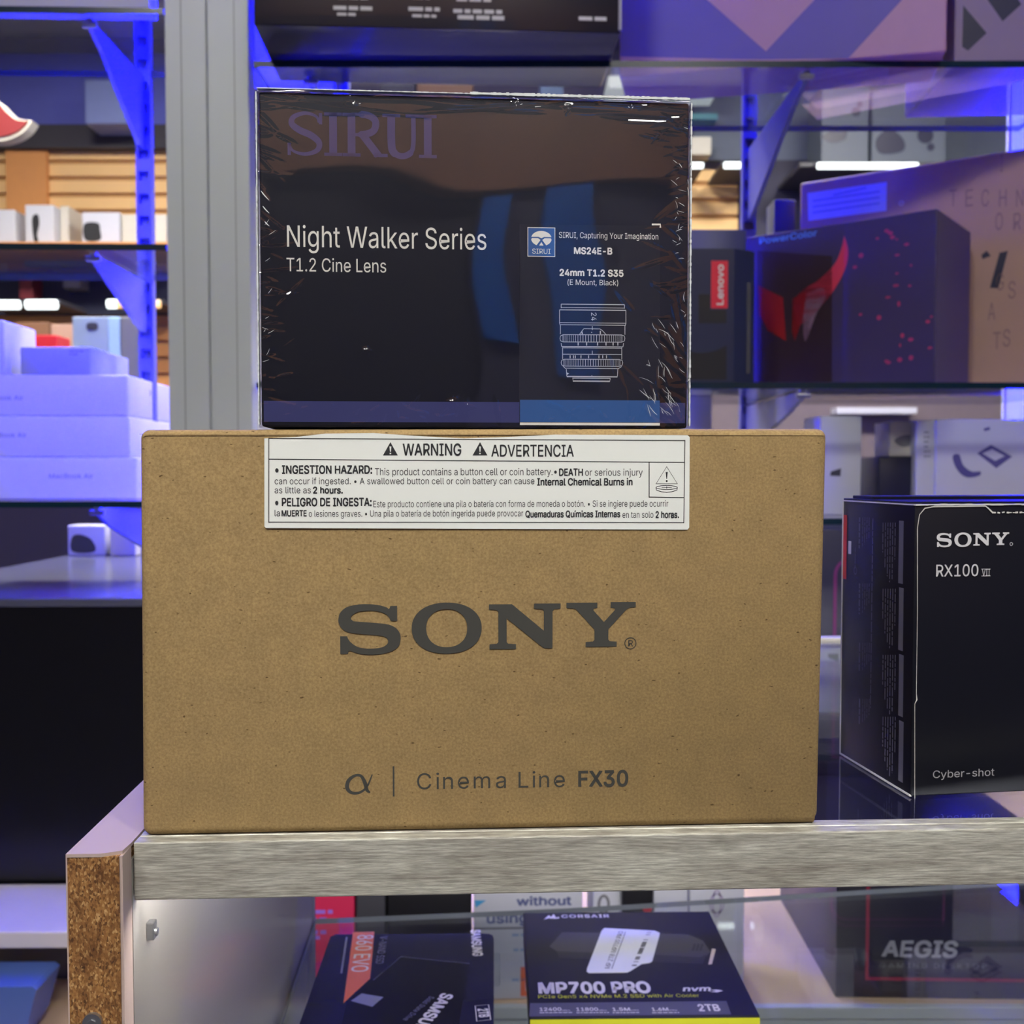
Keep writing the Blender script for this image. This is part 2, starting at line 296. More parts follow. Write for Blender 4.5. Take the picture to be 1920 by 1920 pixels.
'o': (415, '207,-8 159,-2 117,16 82,46 56,85 40,133 34,187 40,243 56,291 82,330 117,360 159,378 207,384 256,378 299,360 333,330 359,291 376,243 381,187 376,133 359,85 333,46 299,16 256,-2;207,46 242,51 270,66 292,89 307,117 316,151 319,187 316,224 307,258 292,287 270,310 242,325 207,330 173,325 145,310 124,287 108,258 99,224 96,187 99,151 108,117 124,89 145,66 173,51'),
'p': (424, '53,-143 53,379 112,379 112,319 118,319 137,346 171,373 197,381 229,384 274,378 313,361 345,332 370,293 385,245 390,189 385,133 370,84 346,45 313,16 274,-2 229,-8 198,-5 173,4 138,31 118,59 114,59 114,-143;220,47 253,51 279,66 301,88 316,117 325,151 328,189 325,227 316,261 301,290 280,311 253,325 220,330 188,325 161,312 140,291 125,263 116,229 113,189 116,150 125,115 140,86 162,65 188,51'),
'q': (424, '372,-143 311,-143 311,59 306,59 287,31 252,4 227,-5 195,-8 151,-2 111,16 79,45 55,84 39,133 34,189 39,245 55,293 79,332 112,361 151,378 196,384 228,381 253,373 287,346 307,319 313,319 313,379 372,379;205,47 236,51 263,65 284,86 299,115 309,150 312,189 309,229 300,263 284,291 263,312 237,325 205,330 172,325 145,311 124,290 108,261 99,227 96,189 99,151 109,117 124,88 145,66 172,51'),
'r': (259, '53,0 53,379 112,379 112,321 115,321 130,347 152,367 181,380 213,385 229,384 243,384 243,322 230,324 207,326 182,323 159,315 140,301 126,284 117,262 114,237 114,0'),
's': (365, '182,-8 145,-5 112,3 84,18 62,38 45,63 36,94 94,107 105,79 124,60 150,49 181,45 217,50 244,62 262,81 268,103 265,121 254,136 237,147 212,155 149,170 104,186 72,208 53,237 47,274 51,305 65,332 87,354 115,370 149,381 187,384 223,381 254,372 279,358 299,339 324,290 268,277 258,298 243,316 219,328 187,333 156,329 131,317 114,299 109,277 112,258 124,243 172,223 229,209 275,194 306,171 325,142 331,107 326,75 312,47 290,24 260,6 223,-5'),
't': (227, '204,379 204,327 6,327 6,379;65,471 126,471 126,98 128,76 136,61 150,53 170,50 185,51 202,54 213,2 192,-3 168,-4 125,2 92,21 72,52 65,93'),
'u': (410, '182,-5 146,-1 115,11 89,31 69,59 57,95 53,139 53,379 114,379 114,144 119,105 137,75 164,56 200,50 226,53 249,62 268,77 283,97 293,122 296,153 296,379 357,379 357,0 298,0 298,92 307,92 286,47 257,17 222,0'),
'v': (389, '163,0 17,379 84,379 165,155 187,87 206,21 184,21 203,87 224,155 305,379 371,379 226,0'),
'w': (567, '138,0 23,379 87,379 133,214 154,137 175,41 165,41 186,135 206,214 252,379 316,379 362,214 382,136 402,41 391,41 413,135 434,214 480,379 545,379 429,0 368,0 319,172 305,225 291,280 277,338 291,338 277,280 263,225 248,172 199,0'),
'x': (379, '21,0 171,218 171,171 29,379 100,379 147,306 179,253 207,206 175,206 202,253 233,306 282,379 352,379 209,169 209,214 358,0 287,0 231,85 200,136 173,182 205,182 178,136 148,85 91,0'),
'y': (389, '47,-139 61,-86 71,-87 104,-89 130,-74 151,-36 163,-1 17,379 84,379 165,155 187,87 206,21 184,21 202,87 224,155 305,379 371,379 204,-58 177,-107 139,-136 91,-145 65,-143'),
'z': (380, '42,0 42,46 254,320 254,323 48,323 48,379 333,379 333,331 126,60 126,56 339,56 339,0'),
'0': (453, '227,-7 174,1 130,24 95,62 69,113 53,178 48,254 53,330 69,395 95,447 130,484 174,508 227,516 279,508 323,484 358,447 384,395 400,330 405,254 400,178 384,113 359,62 323,24 279,1;227,50 261,56 290,74 313,103 330,144 340,194 344,254 340,314 330,365 313,405 290,435 261,453 227,460 192,453 163,435 140,405 123,365 113,314 109,254 113,194 123,144 140,103 163,74 192,56'),
'1': (453, '76,0 76,55 391,55 391,0;276,509 276,0 212,0 212,448 209,448 86,358 86,427 198,509'),
'2': (453, '64,0 64,47 234,229 282,282 311,327 320,371 317,397 308,419 293,436 273,449 224,460 196,457 172,447 153,433 139,413 130,390 127,362 66,362 71,405 86,442 111,473 143,496 182,511 225,516 268,511 306,497 337,474 361,445 376,411 381,372 371,318 336,259 267,180 153,60 153,57 389,57 389,0'),
'3': (453, '218,-7 173,-3 133,10 98,30 70,57 52,91 44,132 109,132 115,107 126,87 144,71 165,59 219,50 275,61 297,74 315,93 325,116 329,145 326,172 316,196 299,217 275,234 242,244 201,248 157,248 157,299 288,448 288,452 70,452 70,509 372,509 372,461 211,278 211,289 264,288 308,276 344,253 371,222 387,186 393,145 387,103 370,66 344,36 309,12 266,-2'),
'4': (453, '40,105 40,158 247,509 311,509 109,166 109,163 413,163 413,105;282,0 282,121 282,146 282,318 343,318 343,0'),
'5': (453, '221,-7 178,-2 140,11 108,32 83,60 66,93 60,130 122,130 127,108 138,89 173,60 221,50 250,53 276,64 298,82 314,104 324,131 328,162 324,193 314,221 297,244 275,262 248,273 218,277 167,268 128,246 67,253 96,509 366,509 366,452 151,452 134,301 136,301 178,325 229,334 263,330 294,321 321,306 345,285 364,260 379,231 388,199 391,163 385,117 369,76 343,41 309,15 268,-1'),
'6': (453, '226,-7 182,-1 142,15 109,40 84,74 69,115 64,162 68,199 80,239 137,340 252,509 322,509 151,261 145,261 165,288 196,307 235,314 278,309 316,295 346,271 370,240 384,201 389,157 384,112 368,73 343,39 310,14 271,-2;226,48 254,52 279,63 299,79 314,101 324,128 327,157 324,187 314,213 299,235 279,251 254,262 226,265 198,262 174,252 153,235 138,214 128,188 125,158 128,128 138,102 153,79 174,63 198,52'),
'7': (453, '97,0 323,448 323,452 62,452 62,509 391,509 391,449 165,0'),
'8': (453, '226,-7 178,-2 136,11 101,33 74,62 57,96 52,135 55,166 65,195 81,220 101,241 125,256 153,265 153,267 119,282 93,308 76,342 70,380 75,417 90,450 114,477 146,498 184,511 226,516 269,511 306,498 337,477 361,450 377,417 382,380 376,342 359,308 333,282 300,267 300,265 327,256 351,241 372,220 387,195 397,166 401,135 395,96 378,62 352,33 317,11 275,-2;226,49 258,52 285,60 307,74 323,91 333,113 337,139 333,165 322,189 305,208 283,223 256,232 226,235 196,232 169,223 147,208 130,189 119,165 115,139 119,113 129,91 145,74 167,60 195,52;226,290 274,300 293,313 307,330 316,351 319,376 316,399 308,420 294,437 275,449 226,460 177,449 159,437 145,420 136,399 133,376 136,351 145,330 159,313 178,300'),
'9': (453, '226,516 271,510 310,494 343,468 368,434 384,393 389,347 385,309 373,270 315,168 200,0 130,0 301,248 307,248 287,221 257,202 218,195 175,199 137,214 106,237 83,269 68,307 64,352 69,397 85,436 110,469 143,494 182,510;226,460 199,457 174,446 154,429 138,407 129,381 125,352 129,322 138,295 154,274 174,257 199,247 226,243 254,247 279,257 299,273 314,295 324,321 327,350 324,381 314,407 299,429 279,446 254,457'),
'.': (188, '95,-4 78,-1 63,9 53,24 50,41 53,59 63,73 78,83 95,87 113,83 128,73 138,59 141,41 138,24 128,9 113,-1'),
',': (188, '38,-119 68,71 137,71 84,-119'),
':': (188, '95,-4 78,-1 63,9 53,24 50,41 53,59 63,73 78,83 95,87 113,83 128,73 138,59 141,41 138,24 128,9 113,-1;95,271 78,274 63,284 53,299 50,316 53,334 63,349 78,359 95,362 113,359 128,349 138,334 141,316 138,299 128,284 113,274'),
'(': (273, '89,207 101,324 132,441 177,539 236,539 191,428 161,313 151,207 160,115 188,16 236,-96 177,-96 139,-21 111,55 95,131'),
')': (273, '37,-96 86,18 113,116 122,207 112,313 82,428 37,539 97,539 142,441 173,323 184,207 178,130 161,53 134,-22 97,-96'),
'-': (453, '337,244 337,188 114,188 114,244'),
'/': (249, '235,533 71,-76 14,-76 178,533'),
'•': (389, '194,93 166,96 139,107 117,124 100,147 89,173 85,202 89,231 100,257 117,279 139,296 166,307 194,311 223,307 249,296 272,279 289,257 300,231 304,202 300,173 289,147 272,124 249,107 223,96'),
'í': (167, '53,0 53,379 114,379 114,0;57,429 104,529 173,529 107,429'),
'ó': (415, '207,-8 159,-2 117,16 82,46 56,85 40,133 34,187 40,243 56,291 82,330 117,360 159,378 207,384 256,378 299,360 333,330 359,291 376,243 381,187 376,133 359,85 333,46 299,16 256,-2;207,46 242,51 270,66 292,89 307,117 316,151 319,187 316,224 307,258 292,287 270,310 242,325 207,330 173,325 145,310 124,287 108,258 99,224 96,187 99,151 108,117 124,89 145,66 173,51;181,429 228,529 297,529 231,429'),
' ': (188, '')}
FONT = {}
CAPH = 0.509
def area(l): return sum(l[k - 1][0] * l[k][1] - l[k][0] * l[k - 1][1] for k in range(len(l))) / 2
def inside(p, l):
    c = False
    for k in range(len(l)):
        (x0, y0), (x1, y1) = l[k - 1], l[k]
        if (y0 > p[1]) != (y1 > p[1]) and p[0] < (x1 - x0) * (p[1] - y0) / (y1 - y0) + x0: c = not c
    return c
def glyphs(s, bold=0.0, space=1.0, shear=0.0):
    k = (s, bold, space, shear)
    if k in FONT: return FONT[k]
    x = 0.0; vs, fs = [], []
    for ch in s:
        adv, src = GLYPH[ch]
        loops = [[tuple(int(v) / 1000 for v in p.split(',')) for p in l.split()] for l in src.split(';')] if src else []
        if loops:
            sg = 1 if area(max(loops, key=lambda l: abs(area(l)))) > 0 else -1
            outs = [l for l in loops if area(l) * sg > 0]; holes = [l for l in loops if area(l) * sg <= 0]
            for o in outs:
                grp = [o] + [h for h in holes if inside(h[0], o)]
                flat = [p for l in grp for p in l]
                tr = tessellate_polygon([[Vector((p[0], p[1], 0)) for p in l] for l in grp])
                n = len(vs); vs += [(x + p[0] + shear * p[1], p[1]) for p in flat]; fs += [tuple(i + n for i in t) for t in tr]
                for l in grp if bold > 0 else ():          # heavier weight: a stroke along every outline
                    m = len(l); nn = []
                    for k2 in range(m):
                        dx, dy = l[(k2 + 1) % m][0] - l[k2 - 1][0], l[(k2 + 1) % m][1] - l[k2 - 1][1]; q = math.hypot(dx, dy) or 1
                        nn.append((-dy / q * bold, dx / q * bold))
                    n = len(vs)
                    vs += [(x + p[0] + e[0] + shear * p[1], p[1] + e[1], 1) for p, e in zip(l, nn)] + [(x + p[0] - e[0] + shear * p[1], p[1] - e[1], 1) for p, e in zip(l, nn)]
                    fs += [(n + k2, n + (k2 + 1) % m, n + m + (k2 + 1) % m, n + m + k2) for k2 in range(m)]
        x += adv / 1000 * (1 + (space - 1) * 0.6)
    FONT[k] = (vs, fs)
    return FONT[k]
class Print:
    def __init__(s): s.v = []; s.f = []
    def add(s, vs, fs):
        n = len(s.v); s.v += vs; s.f += [tuple(i + n for i in f) for f in fs]
    def text(s, body, x0, x1, y, cap, bold=0.0, space=1.0, shear=0.0, rot=0):
        """fits the string between x0 and x1 along its reading direction, baseline y, capital height cap; rot in degrees turns it about (x0, y)"""
        vs, fs = glyphs(body, bold, space, shear)
        a, b = min(v[0] for v in vs), max(v[0] for v in vs)
        sx, sy = (x1 - x0) / (b - a), cap / CAPH
        c, t = math.cos(R(rot)), math.sin(R(rot))
        s.add([(x0 + (X - a) * sx * c - Y * sy * t, y + (X - a) * sx * t + Y * sy * c, lay[0] if lay else 0) for X, Y, *lay in vs], fs)
    def poly(s, loops):
        if not isinstance(loops[0][0], (tuple, list)): loops = [loops]
        flat = [p for l in loops for p in l]
        tr = tessellate_polygon([[Vector((p[0], p[1], 0)) for p in l] for l in loops])
        s.add([(p[0], p[1]) for p in flat], [tuple(t) for t in tr])
    def rect(s, x0, y0, x1, y1): s.add([(x0, y0), (x1, y0), (x1, y1), (x0, y1)], [(0, 1, 2, 3)])
    def frame(s, x0, y0, x1, y1, t):
        s.rect(x0, y0, x1, y0 + t); s.rect(x0, y1 - t, x1, y1); s.rect(x0, y0 + t, x0 + t, y1 - t); s.rect(x1 - t, y0 + t, x1, y1 - t)
    def line(s, pts, w, closed=False):
        if closed: pts = list(pts) + [pts[0]]
        ws = list(w) if isinstance(w, (list, tuple)) else [w] * len(pts)
        if len(ws) != len(pts):
            q = [k * (len(ws) - 1) / (len(pts) - 1) for k in range(len(pts))]
            ws = [ws[int(a)] + (ws[min(int(a) + 1, len(ws) - 1)] - ws[int(a)]) * (a - int(a)) for a in q]
        L, Q = [], []
        for k, p in enumerate(pts):
            a = Vector(pts[max(k - 1, 0)]); b = Vector(pts[min(k + 1, len(pts) - 1)])
            if closed and k in (0, len(pts) - 1): a, b = Vector(pts[-2]), Vector(pts[1])
            d = (b - a); n = Vector((-d.y, d.x)); n = n.normalized() * ws[k] / 2 if n.length else Vector((0, 0))
            L.append((p[0] + n.x, p[1] + n.y)); Q.append((p[0] - n.x, p[1] - n.y))
        n = len(pts)
        s.add(L + Q, [(k, k + 1, n + k + 1, n + k) for k in range(n - 1)])
    def ellipse(s, cx, cy, rx, ry, n=32): s.poly([(cx + rx * math.cos(6.28319 * k / n), cy + ry * math.sin(6.28319 * k / n)) for k in range(n)])
    def ring(s, cx, cy, rx, ry, w, n=32): s.line([(cx + rx * math.cos(6.28319 * k / n), cy + ry * math.sin(6.28319 * k / n)) for k in range(n)], w, True)
    def greek(s, x0, x1, y, h, seed=0):
        """a line of print too small to read: a row of word-length dashes"""
        r = random.Random(seed * 97 + int(x0 * 1e5) + int(y * 1e5)); x = x0; sg = 1 if x1 > x0 else -1; h_ = abs(h)
        while (x1 - x) * sg > h_ * 0.8:
            e = x + sg * h_ * r.uniform(1.2, 4.0)
            if (e - x1) * sg > 0: e = x1
            s.rect(min(x, e), y, max(x, e), y + h); x = e + sg * h_ * 0.6
    def build(s, name, m, parent, plane='front', off=-0.00006):
        e = .00003                                     # the heavier strokes lie a hair above the letter bodies
        f = {'front': lambda a, b, l=0: (a, off - l * e, b), 'top': lambda a, b, l=0: (a, b, off + l * e), 'left': lambda a, b, l=0: (off - l * e, -a, b), 'right': lambda a, b, l=0: (off + l * e, a, b)}[plane]
        me = bpy.data.meshes.new(name); me.from_pydata([f(*p) for p in s.v], [], s.f); me.materials.append(m)
        o = bpy.data.objects.new(name, me); COL.objects.link(o); o.parent = parent
        return o
def curve(pts, n=6, closed=True):
    """smooth outline through points; a point with a third item is kept sharp"""
    out = []; N = len(pts)
    for k in range(N if closed else N - 1):
        p0, p1, p2, p3 = pts[k - 1] if closed or k else pts[0], pts[k], pts[(k + 1) % N], pts[(k + 2) % N] if closed or k + 2 < N else pts[-1]
        if len(p1) > 2: p0 = p1
        if len(p2) > 2: p3 = p2
        steps = 1 if len(p1) > 2 and len(p2) > 2 else n
        for j in range(steps):
            t = j / steps
            out.append(tuple(0.5 * (2 * p1[i] + (p2[i] - p0[i]) * t + (2 * p0[i] - 5 * p1[i] + 4 * p2[i] - p3[i]) * t * t + (3 * p1[i] - p0[i] - 3 * p2[i] + p3[i]) * t ** 3) for i in (0, 1)))
    if not closed: out.append(tuple(pts[-1][:2]))
    return out
# the wide slab-serif wordmark, outlines in units of the photographed print
WM_S = [(388, 103, 1), (425, 103, 1), (425, 188, 1), (390, 188, 1), (376, 160), (345, 140), (300, 130), (258, 129), (212, 135), (180, 153), (172, 172), (182, 184), (206, 190), (350, 203), (408, 221), (438, 255), (443, 295), (430, 333), (390, 361), (330, 375), (270, 378), (212, 371), (165, 355), (155, 372, 1), (113, 372, 1), (113, 272, 1), (150, 272, 1), (166, 302), (204, 331), (250, 342), (298, 343), (344, 335), (370, 317), (374, 297), (360, 280), (326, 270), (180, 255), (132, 237), (107, 202), (104, 172), (115, 138), (150, 108), (208, 94), (268, 92), (325, 98), (365, 110), (380, 119)]
WM_N = [(930, 98, 1), (1058, 98, 1), (1235, 250, 1), (1235, 140, 1), (1228, 128, 1), (1180, 124, 1), (1180, 95, 1), (1328, 95, 1), (1328, 124, 1), (1292, 128, 1), (1283, 140, 1), (1283, 350, 1), (1235, 350, 1), (1028, 178, 1), (1028, 312, 1), (1036, 322, 1), (1080, 325, 1), (1080, 353, 1), (933, 353, 1), (933, 325, 1), (974, 322, 1), (982, 312, 1), (982, 140, 1), (972, 130, 1), (930, 127, 1)]
WM_Y = [(1360, 92, 1), (1533, 92, 1), (1533, 122, 1), (1512, 125, 1), (1511, 136, 1), (1570, 203, 1), (1632, 134, 1), (1630, 125, 1), (1607, 121, 1), (1607, 90, 1), (1748, 90, 1), (1748, 119, 1), (1712, 122, 1), (1694, 134, 1), (1595, 245, 1), (1595, 303, 1), (1603, 313, 1), (1642, 316, 1), (1642, 344, 1), (1468, 345, 1), (1468, 317, 1), (1508, 314, 1), (1517, 305, 1), (1517, 245, 1), (1414, 130, 1), (1400, 124, 1), (1360, 122, 1)]
def wordmark(P, x0, x1, y0, y1):
    """fits the four letters between x0..x1 and y0 (foot) .. y1 (head)"""
    f = lambda p: (x0 + (p[0] - 104) / (1748 - 104) * (x1 - x0), y1 + (p[1] - 88) / (376 - 88) * (y0 - y1))
    for g in (WM_S, WM_N, WM_Y): P.poly([f(p) for p in curve(g)])
    e = lambda rx, ry: [f((697 + rx * math.copysign(abs(math.cos(t)) ** 0.92, math.cos(t)), 231 + ry * math.copysign(abs(math.sin(t)) ** 0.92, math.sin(t)))) for t in [6.28319 * k / 64 for k in range(64)]]
    P.poly([e(193, 145), e(113, 108)])
def roman(P, x0, x1, y0, y1, w=0.16):
    """the thin five-letter serif wordmark S I R U I"""
    H = y1 - y0; W = (x1 - x0) / 2.72
    T = w * H * 0.9; t = T * 0.42
    def ser(cx, y, hw): P.rect(cx - hw, y, cx + hw, y + t)
    f = lambda u, v: (x0 + u * W, y0 + v * H)
    path = [(0.60, 0.76), (0.55, 0.9), (0.35, 0.97), (0.14, 0.88), (0.10, 0.72), (0.24, 0.58), (0.46, 0.46), (0.60, 0.3), (0.56, 0.12), (0.34, 0.03), (0.12, 0.1), (0.05, 0.26)]
    c = curve([f(*p) for p in path], 6, False); n = len(c)
    P.line(c, [t * 0.7 + (T - t) * math.sin(math.pi * k / (n - 1)) ** 2 for k in range(n)])
    P.rect(*f(0.02, 0.0), *(lambda q: (q[0] + t, q[1]))(f(0.02, 0.28))); P.rect(*f(0.6, 0.72), *(lambda q: (q[0] + t, q[1]))(f(0.6, 0.98)))
    for u in (0.86, 2.62):
        cx = x0 + u * W; P.rect(cx - T / 2, y0, cx + T / 2, y1); ser(cx, y0, T * 1.15); ser(cx, y1 - t, T * 1.15)
    cx = x0 + 1.2 * W; P.rect(cx - T / 2, y0, cx + T / 2, y1); ser(cx, y0, T * 1.15); P.rect(cx - T * 1.15, y1 - t, cx, y1)
    P.line(curve([f(1.2, 0.97), f(1.48, 0.96), f(1.64, 0.84), f(1.62, 0.62), f(1.46, 0.52), f(1.2, 0.5)], 6, False), [t, t, t, t] + [T * 0.9] * 23 + [t] * 4)
    P.line([f(1.4, 0.51), f(1.7, 0.03)], T * 0.95); ser(x0 + 1.74 * W, y0, T * 0.9)
    P.line(curve([f(1.94, 0.98), f(1.94, 0.35), f(1.98, 0.12), f(2.14, 0.03), f(2.3, 0.12), f(2.35, 0.35), f(2.35, 0.98)], 5, False), [T] * 12 + [T * 0.8] * 9 + [t * 1.4] * 10)
    ser(x0 + 1.94 * W, y1 - t, T * 1.15); ser(x0 + 2.35 * W, y1 - t, T * 1.0)

# ================================================================== the room
def shell(name, x0, x1, y0, y1, z0, z1, m):
    return struct(box_part(name, None, m, x0, x1, y0, y1, z0, z1))
M['carpet'] = mat('dark_carpet', (74, 72, 78), 0.9, scale=300, vary=0.2)
M['plaster'] = mat('shop_wall_paint', (150, 150, 158), 0.8)
M['rearwall'] = mat('dim_wall_board', (62, 60, 66), 0.8)
M['ceil'] = mat('ceiling_tile', (190, 190, 190), 0.9)
shell('floor', -4, 4, -2.6, 4.8, -0.05, 0, M['carpet'])
shell('ceiling', -4, 4, -2.6, 4.8, 3.2, 3.25, M['ceil'])
shell('wall_left', -4.1, -4, -2.6, 4.8, 0, 3.2, M['plaster'])
shell('wall_right', 4, 4.1, -2.6, 4.8, 0, 3.2, M['plaster'])
shell('wall_rear', -4.1, 4.1, -2.7, -2.6, 0, 3.2, M['rearwall'])
shell('wall_far', -4.1, 4.1, 4.8, 4.9, 0, 3.2, M['plaster'])
# rear wall, behind the camera: fascia and banners added for the glossy boxes to mirror
M['woodsign'] = mat('added_fascia_brown', (168, 118, 86), 0.7, scale=4, vary=0.25)
M['banner'] = mat('added_banner_blue', (40, 120, 215), 0.8)
shell('trim_1', -2.6, 2.6, -2.6, -2.52, 2.12, 2.6, M['woodsign'])
shell('trim_2', 0.98, 1.9, -2.6, -2.52, 1.5, 2.12, M['woodsign'])
shell('trim_3', 0.30, 0.98, -2.6, -2.57, 1.3, 2.12, mat('grey_violet_board', (92, 90, 108), 0.8))
shell('trim_4', 0.31, 0.42, -2.6, -2.53, 1.62, 2.1, M['banner'])
shell('trim_5', 0.56, 0.73, -2.6, -2.53, 1.5, 2.14, M['banner'])

def ceiling_light(x, y, sx, sy, label, m):
    fr = Frame((x, y, 3.2), 0)
    t = thing('ceiling_light', fr, label, 'ceiling light', 'square ceiling panel lights')
    bm = bmesh.new()
    for a in ((-sx, -sx + .03, -sy, sy), (sx - .03, sx, -sy, sy), (-sx, sx, -sy, -sy + .03), (-sx, sx, sy - .03, sy)): cube(bm, a[0], a[1], a[2], a[3], -0.03, 0)
    link('frame', bm, M['alu'], t)
    box_part('diffuser', t, m, -sx + .03, sx - .03, -sy + .03, sy - .03, -0.02, -0.004)
for x, y, lb, m in ((0.6, -1.4, 'square ceiling light over the customer side, toward the right', 'panel'), (-1.0, -1.3, 'square ceiling light over the customer side, toward the left', 'panel'),
                    (-1.4, 2.7, 'square ceiling light over the back of the shop, left', 'panel_far'), (0.1, 2.7, 'square ceiling light over the back of the shop, middle', 'panel_far'), (1.5, 2.7, 'square ceiling light over the back of the shop, right', 'panel_far')):
    ceiling_light(x, y, .3, .3, lb, M[m])
def spotlight(x, y, target, label):  # added spots, brighten the counter more than the cabinets
    p = Vector((x, y, 3.07)); d = (Vector(target) - p).normalized()
    fr = Frame((x, y, 3.2), 0); t = thing('added_spotlight', fr, label, 'spotlight', 'added spotlights')
    bm = bmesh.new(); tube(bm, (0, 0, 0), (0, 0, -.10), .012); link('stem', bm, M['black'], t)
    bm = bmesh.new(); o = Vector((0, 0, -.13)); q = d.to_track_quat('Z', 'Y').to_matrix().to_4x4()
    bmesh.ops.create_cone(bm, cap_ends=False, segments=24, radius1=.05, radius2=.065, depth=.16, matrix=Matrix.Translation(o) @ q); link('housing', bm, M['black'], t)
    ld = bpy.data.lights.new('spot', 'SPOT'); ld.energy = SPOT; ld.color = (1.0, .96, .86); ld.spot_size = R(44); ld.spot_blend = 0.9; ld.shadow_soft_size = .06
    l = bpy.data.objects.new('lamp', ld); COL.objects.link(l); l.parent = t; l.location = o + d * .085; l.rotation_euler = (-d).to_track_quat('Z', 'Y').to_euler()
spotlight(0.75, -0.55, (0.08, 0.42, 1.12), 'added black spotlight over the customer side, aimed at the counter from the right')
spotlight(-0.35, -0.75, (-0.02, 0.40, 1.15), 'added black spotlight over the customer side, aimed at the counter from the left')

# ================================================================== display counter
CZ = EYE.z - 0.1270                                # counter top height
CF = Frame(at(250, 1588, 0.3473), R(2.57)); CF.o.z = CZ
counter = thing('display_counter', CF, 'glass display counter with a brushed aluminium front rail and a raw chipboard end', 'display counter')
CL, CD = 0.80, 0.42                                # length, depth
SH = -0.208                                        # inner glass shelf, below the counter top
bm = bmesh.new(); cube(bm, 0, CL, 0, 0.0060, -0.0204, 0, 0.0006, 2); cube(bm, 0, CL, 0.0060, 0.012, -0.004, 0, 0.0004, 1)
link('front_rail', bm, M['brushed'], counter)
box_part('rear_rail', counter, M['offwhite'], 0, CL, CD - .012, CD, -0.004, 0.0015, 0.0005)
box_part('glass_top', counter, M['counter_glass'], 0.0005, CL, 0.012, CD - .012, -0.006, -0.0006)
# end panel: chipboard core with laminate skins and a chipped top edge
EP = box_part('end_panel', counter, M['chip'], -0.0186, -0.0016, -0.0098, CD, -0.70, -0.0012)
EP['label'] = 'raw brown chipboard end of the counter'
bm = bmesh.new()
prism(bm, [(-0.0190, -0.0100), (-0.0075, -0.0100), (-0.0040, -0.0086), (-0.0012, -0.0075), (-0.0006, 0.0), (-0.0006, CD), (-0.0190, CD)], -0.0012, 0.0, 'z')
link('laminate_top', bm, M['laminate'], EP)
box_part('laminate_skin', EP, M['laminate'], -0.0016, -0.0006, -0.0094, -0.0004, -0.70, -0.0012)
box_part('laminate_skin', EP, M['laminate'], -0.0191, -0.0186, -0.0098, CD, -0.70, -0.0012)
box_part('inner_lining', EP, M['inner'], -0.0016, -0.0006, 0.0005, CD, -0.70, -0.0062)
sx, sz = CF.front(175, 1915, -0.0098)
bm = bmesh.new(); tube(bm, (sx, -0.0112, sz), (sx, -0.0096, sz), 0.0032, 16); tube(bm, (sx, -0.0116, sz), (sx, -0.0112, sz), 0.0014, 6)
link('screw_head', bm, M['steel'], EP)
# little metal clip on the inner lining
cy, cz = CF.side(277, 1742, -0.0006)
bm = bmesh.new(); cube(bm, -0.0006, 0.0022, cy - .002, cy + .002, cz - .0035, cz + .003, 0.0005); tube(bm, (0.0022, cy, cz - .001), (0.003, cy, cz - .001), 0.0014)
link('shelf_clip', bm, M['steel'], EP)
bm = bmesh.new(); cube(bm, 0.02, CL, CD - .012, CD - .004, -0.016, -0.0062); link('fill_led_channel', bm, M['alu'], counter)  # holds the added blue fill strip
box_part('fill_lamp_hood', counter, M['alu'], .005, CL - .005, .0062, .020, -.0112, -.0104)  # added hood, stops the fill lamp shining upward
box_part('fill_lamp', counter, M['fill_white'], .01, CL - .01, .0075, .0105, -.0195, -.0116)  # added fill lamp, brightens the inside of the counter
box_part('fill_led_diodes', counter, M['fill_led_low'], 0.022, CL - .002, CD - .004, CD - .001, -0.015, -0.008)  # added blue fill for the lower boxes
# inner glass shelf with its back edge
bm = bmesh.new()
prism(bm, [(0.001, 0.02), (CL, 0.02), (CL, CD + .06), (0.19, CD + .0), (0.001, CD - .01)], SH - .004, SH, 'z')
g = link('glass_shelf', bm, [M['glass'], M['glass_edge_pale']], None)
g.location = CF.o; g.rotation_euler = (0, 0, CF.yaw)
for p in g.data.polygons:
    if abs(p.normal.z) < 0.5: p.material_index = 1
tag(g, 'clear glass shelf inside the counter, under the two boxed drives', 'glass shelf')

# ================================================================== the tall kraft carton
KF = Frame(at(265.5, 1577, 0.3526), R(3.06)); KF.o.z = CZ
KW = KF.front(1544, 1556)[0]; KH = KF.front(258, 800.5)[1]; KD = 0.13
kc = thing('cardboard_box', KF, 'large plain brown cardboard box with a white warning sticker, standing on the counter', 'cardboard box')
bm = bmesh.new(); cube(bm, 0, KW, 0, KD, 0, KH, 0.0032, 6)
for v in bm.verts:                                   # soft dents at two corners
    if v.co.x < .004 and v.co.z > KH - .006 and v.co.y < .004: v.co += Vector((.0008, .0004, -.0008))
    if v.co.x > KW - .003 and v.co.z < .004 and v.co.y < .004: v.co += Vector((-.0012, .0012, .0006))
link('carton', bm, M['kraft'], kc, True)
bm = bmesh.new()
sd = random.Random(3)
zz = KF.front(800, 815)[1]
for k in range(46):                                  # the pressed fold line under the lid
    x = KW * k / 46
    cube(bm, x + .0012, x + KW / 46 + .0012 if k < 45 else KW - .0015, -0.00008, 0.0003, zz - .00006 - sd.random() * .00006, zz + .00005)
link('fold_line', bm, mat('pressed_board', (128, 104, 68), 0.8), kc)
def px2(fr, off=0.0): return lambda p: fr.front(p[0], p[1], off)
kf = px2(KF)
P = Print(); a = kf((635, 1227)); b = kf((1192, 1131)); wordmark(P, a[0], b[0], kf((900, 1225))[1], kf((900, 1130))[1]); P.build('brand_lettering', M['ink_dark'], kc)
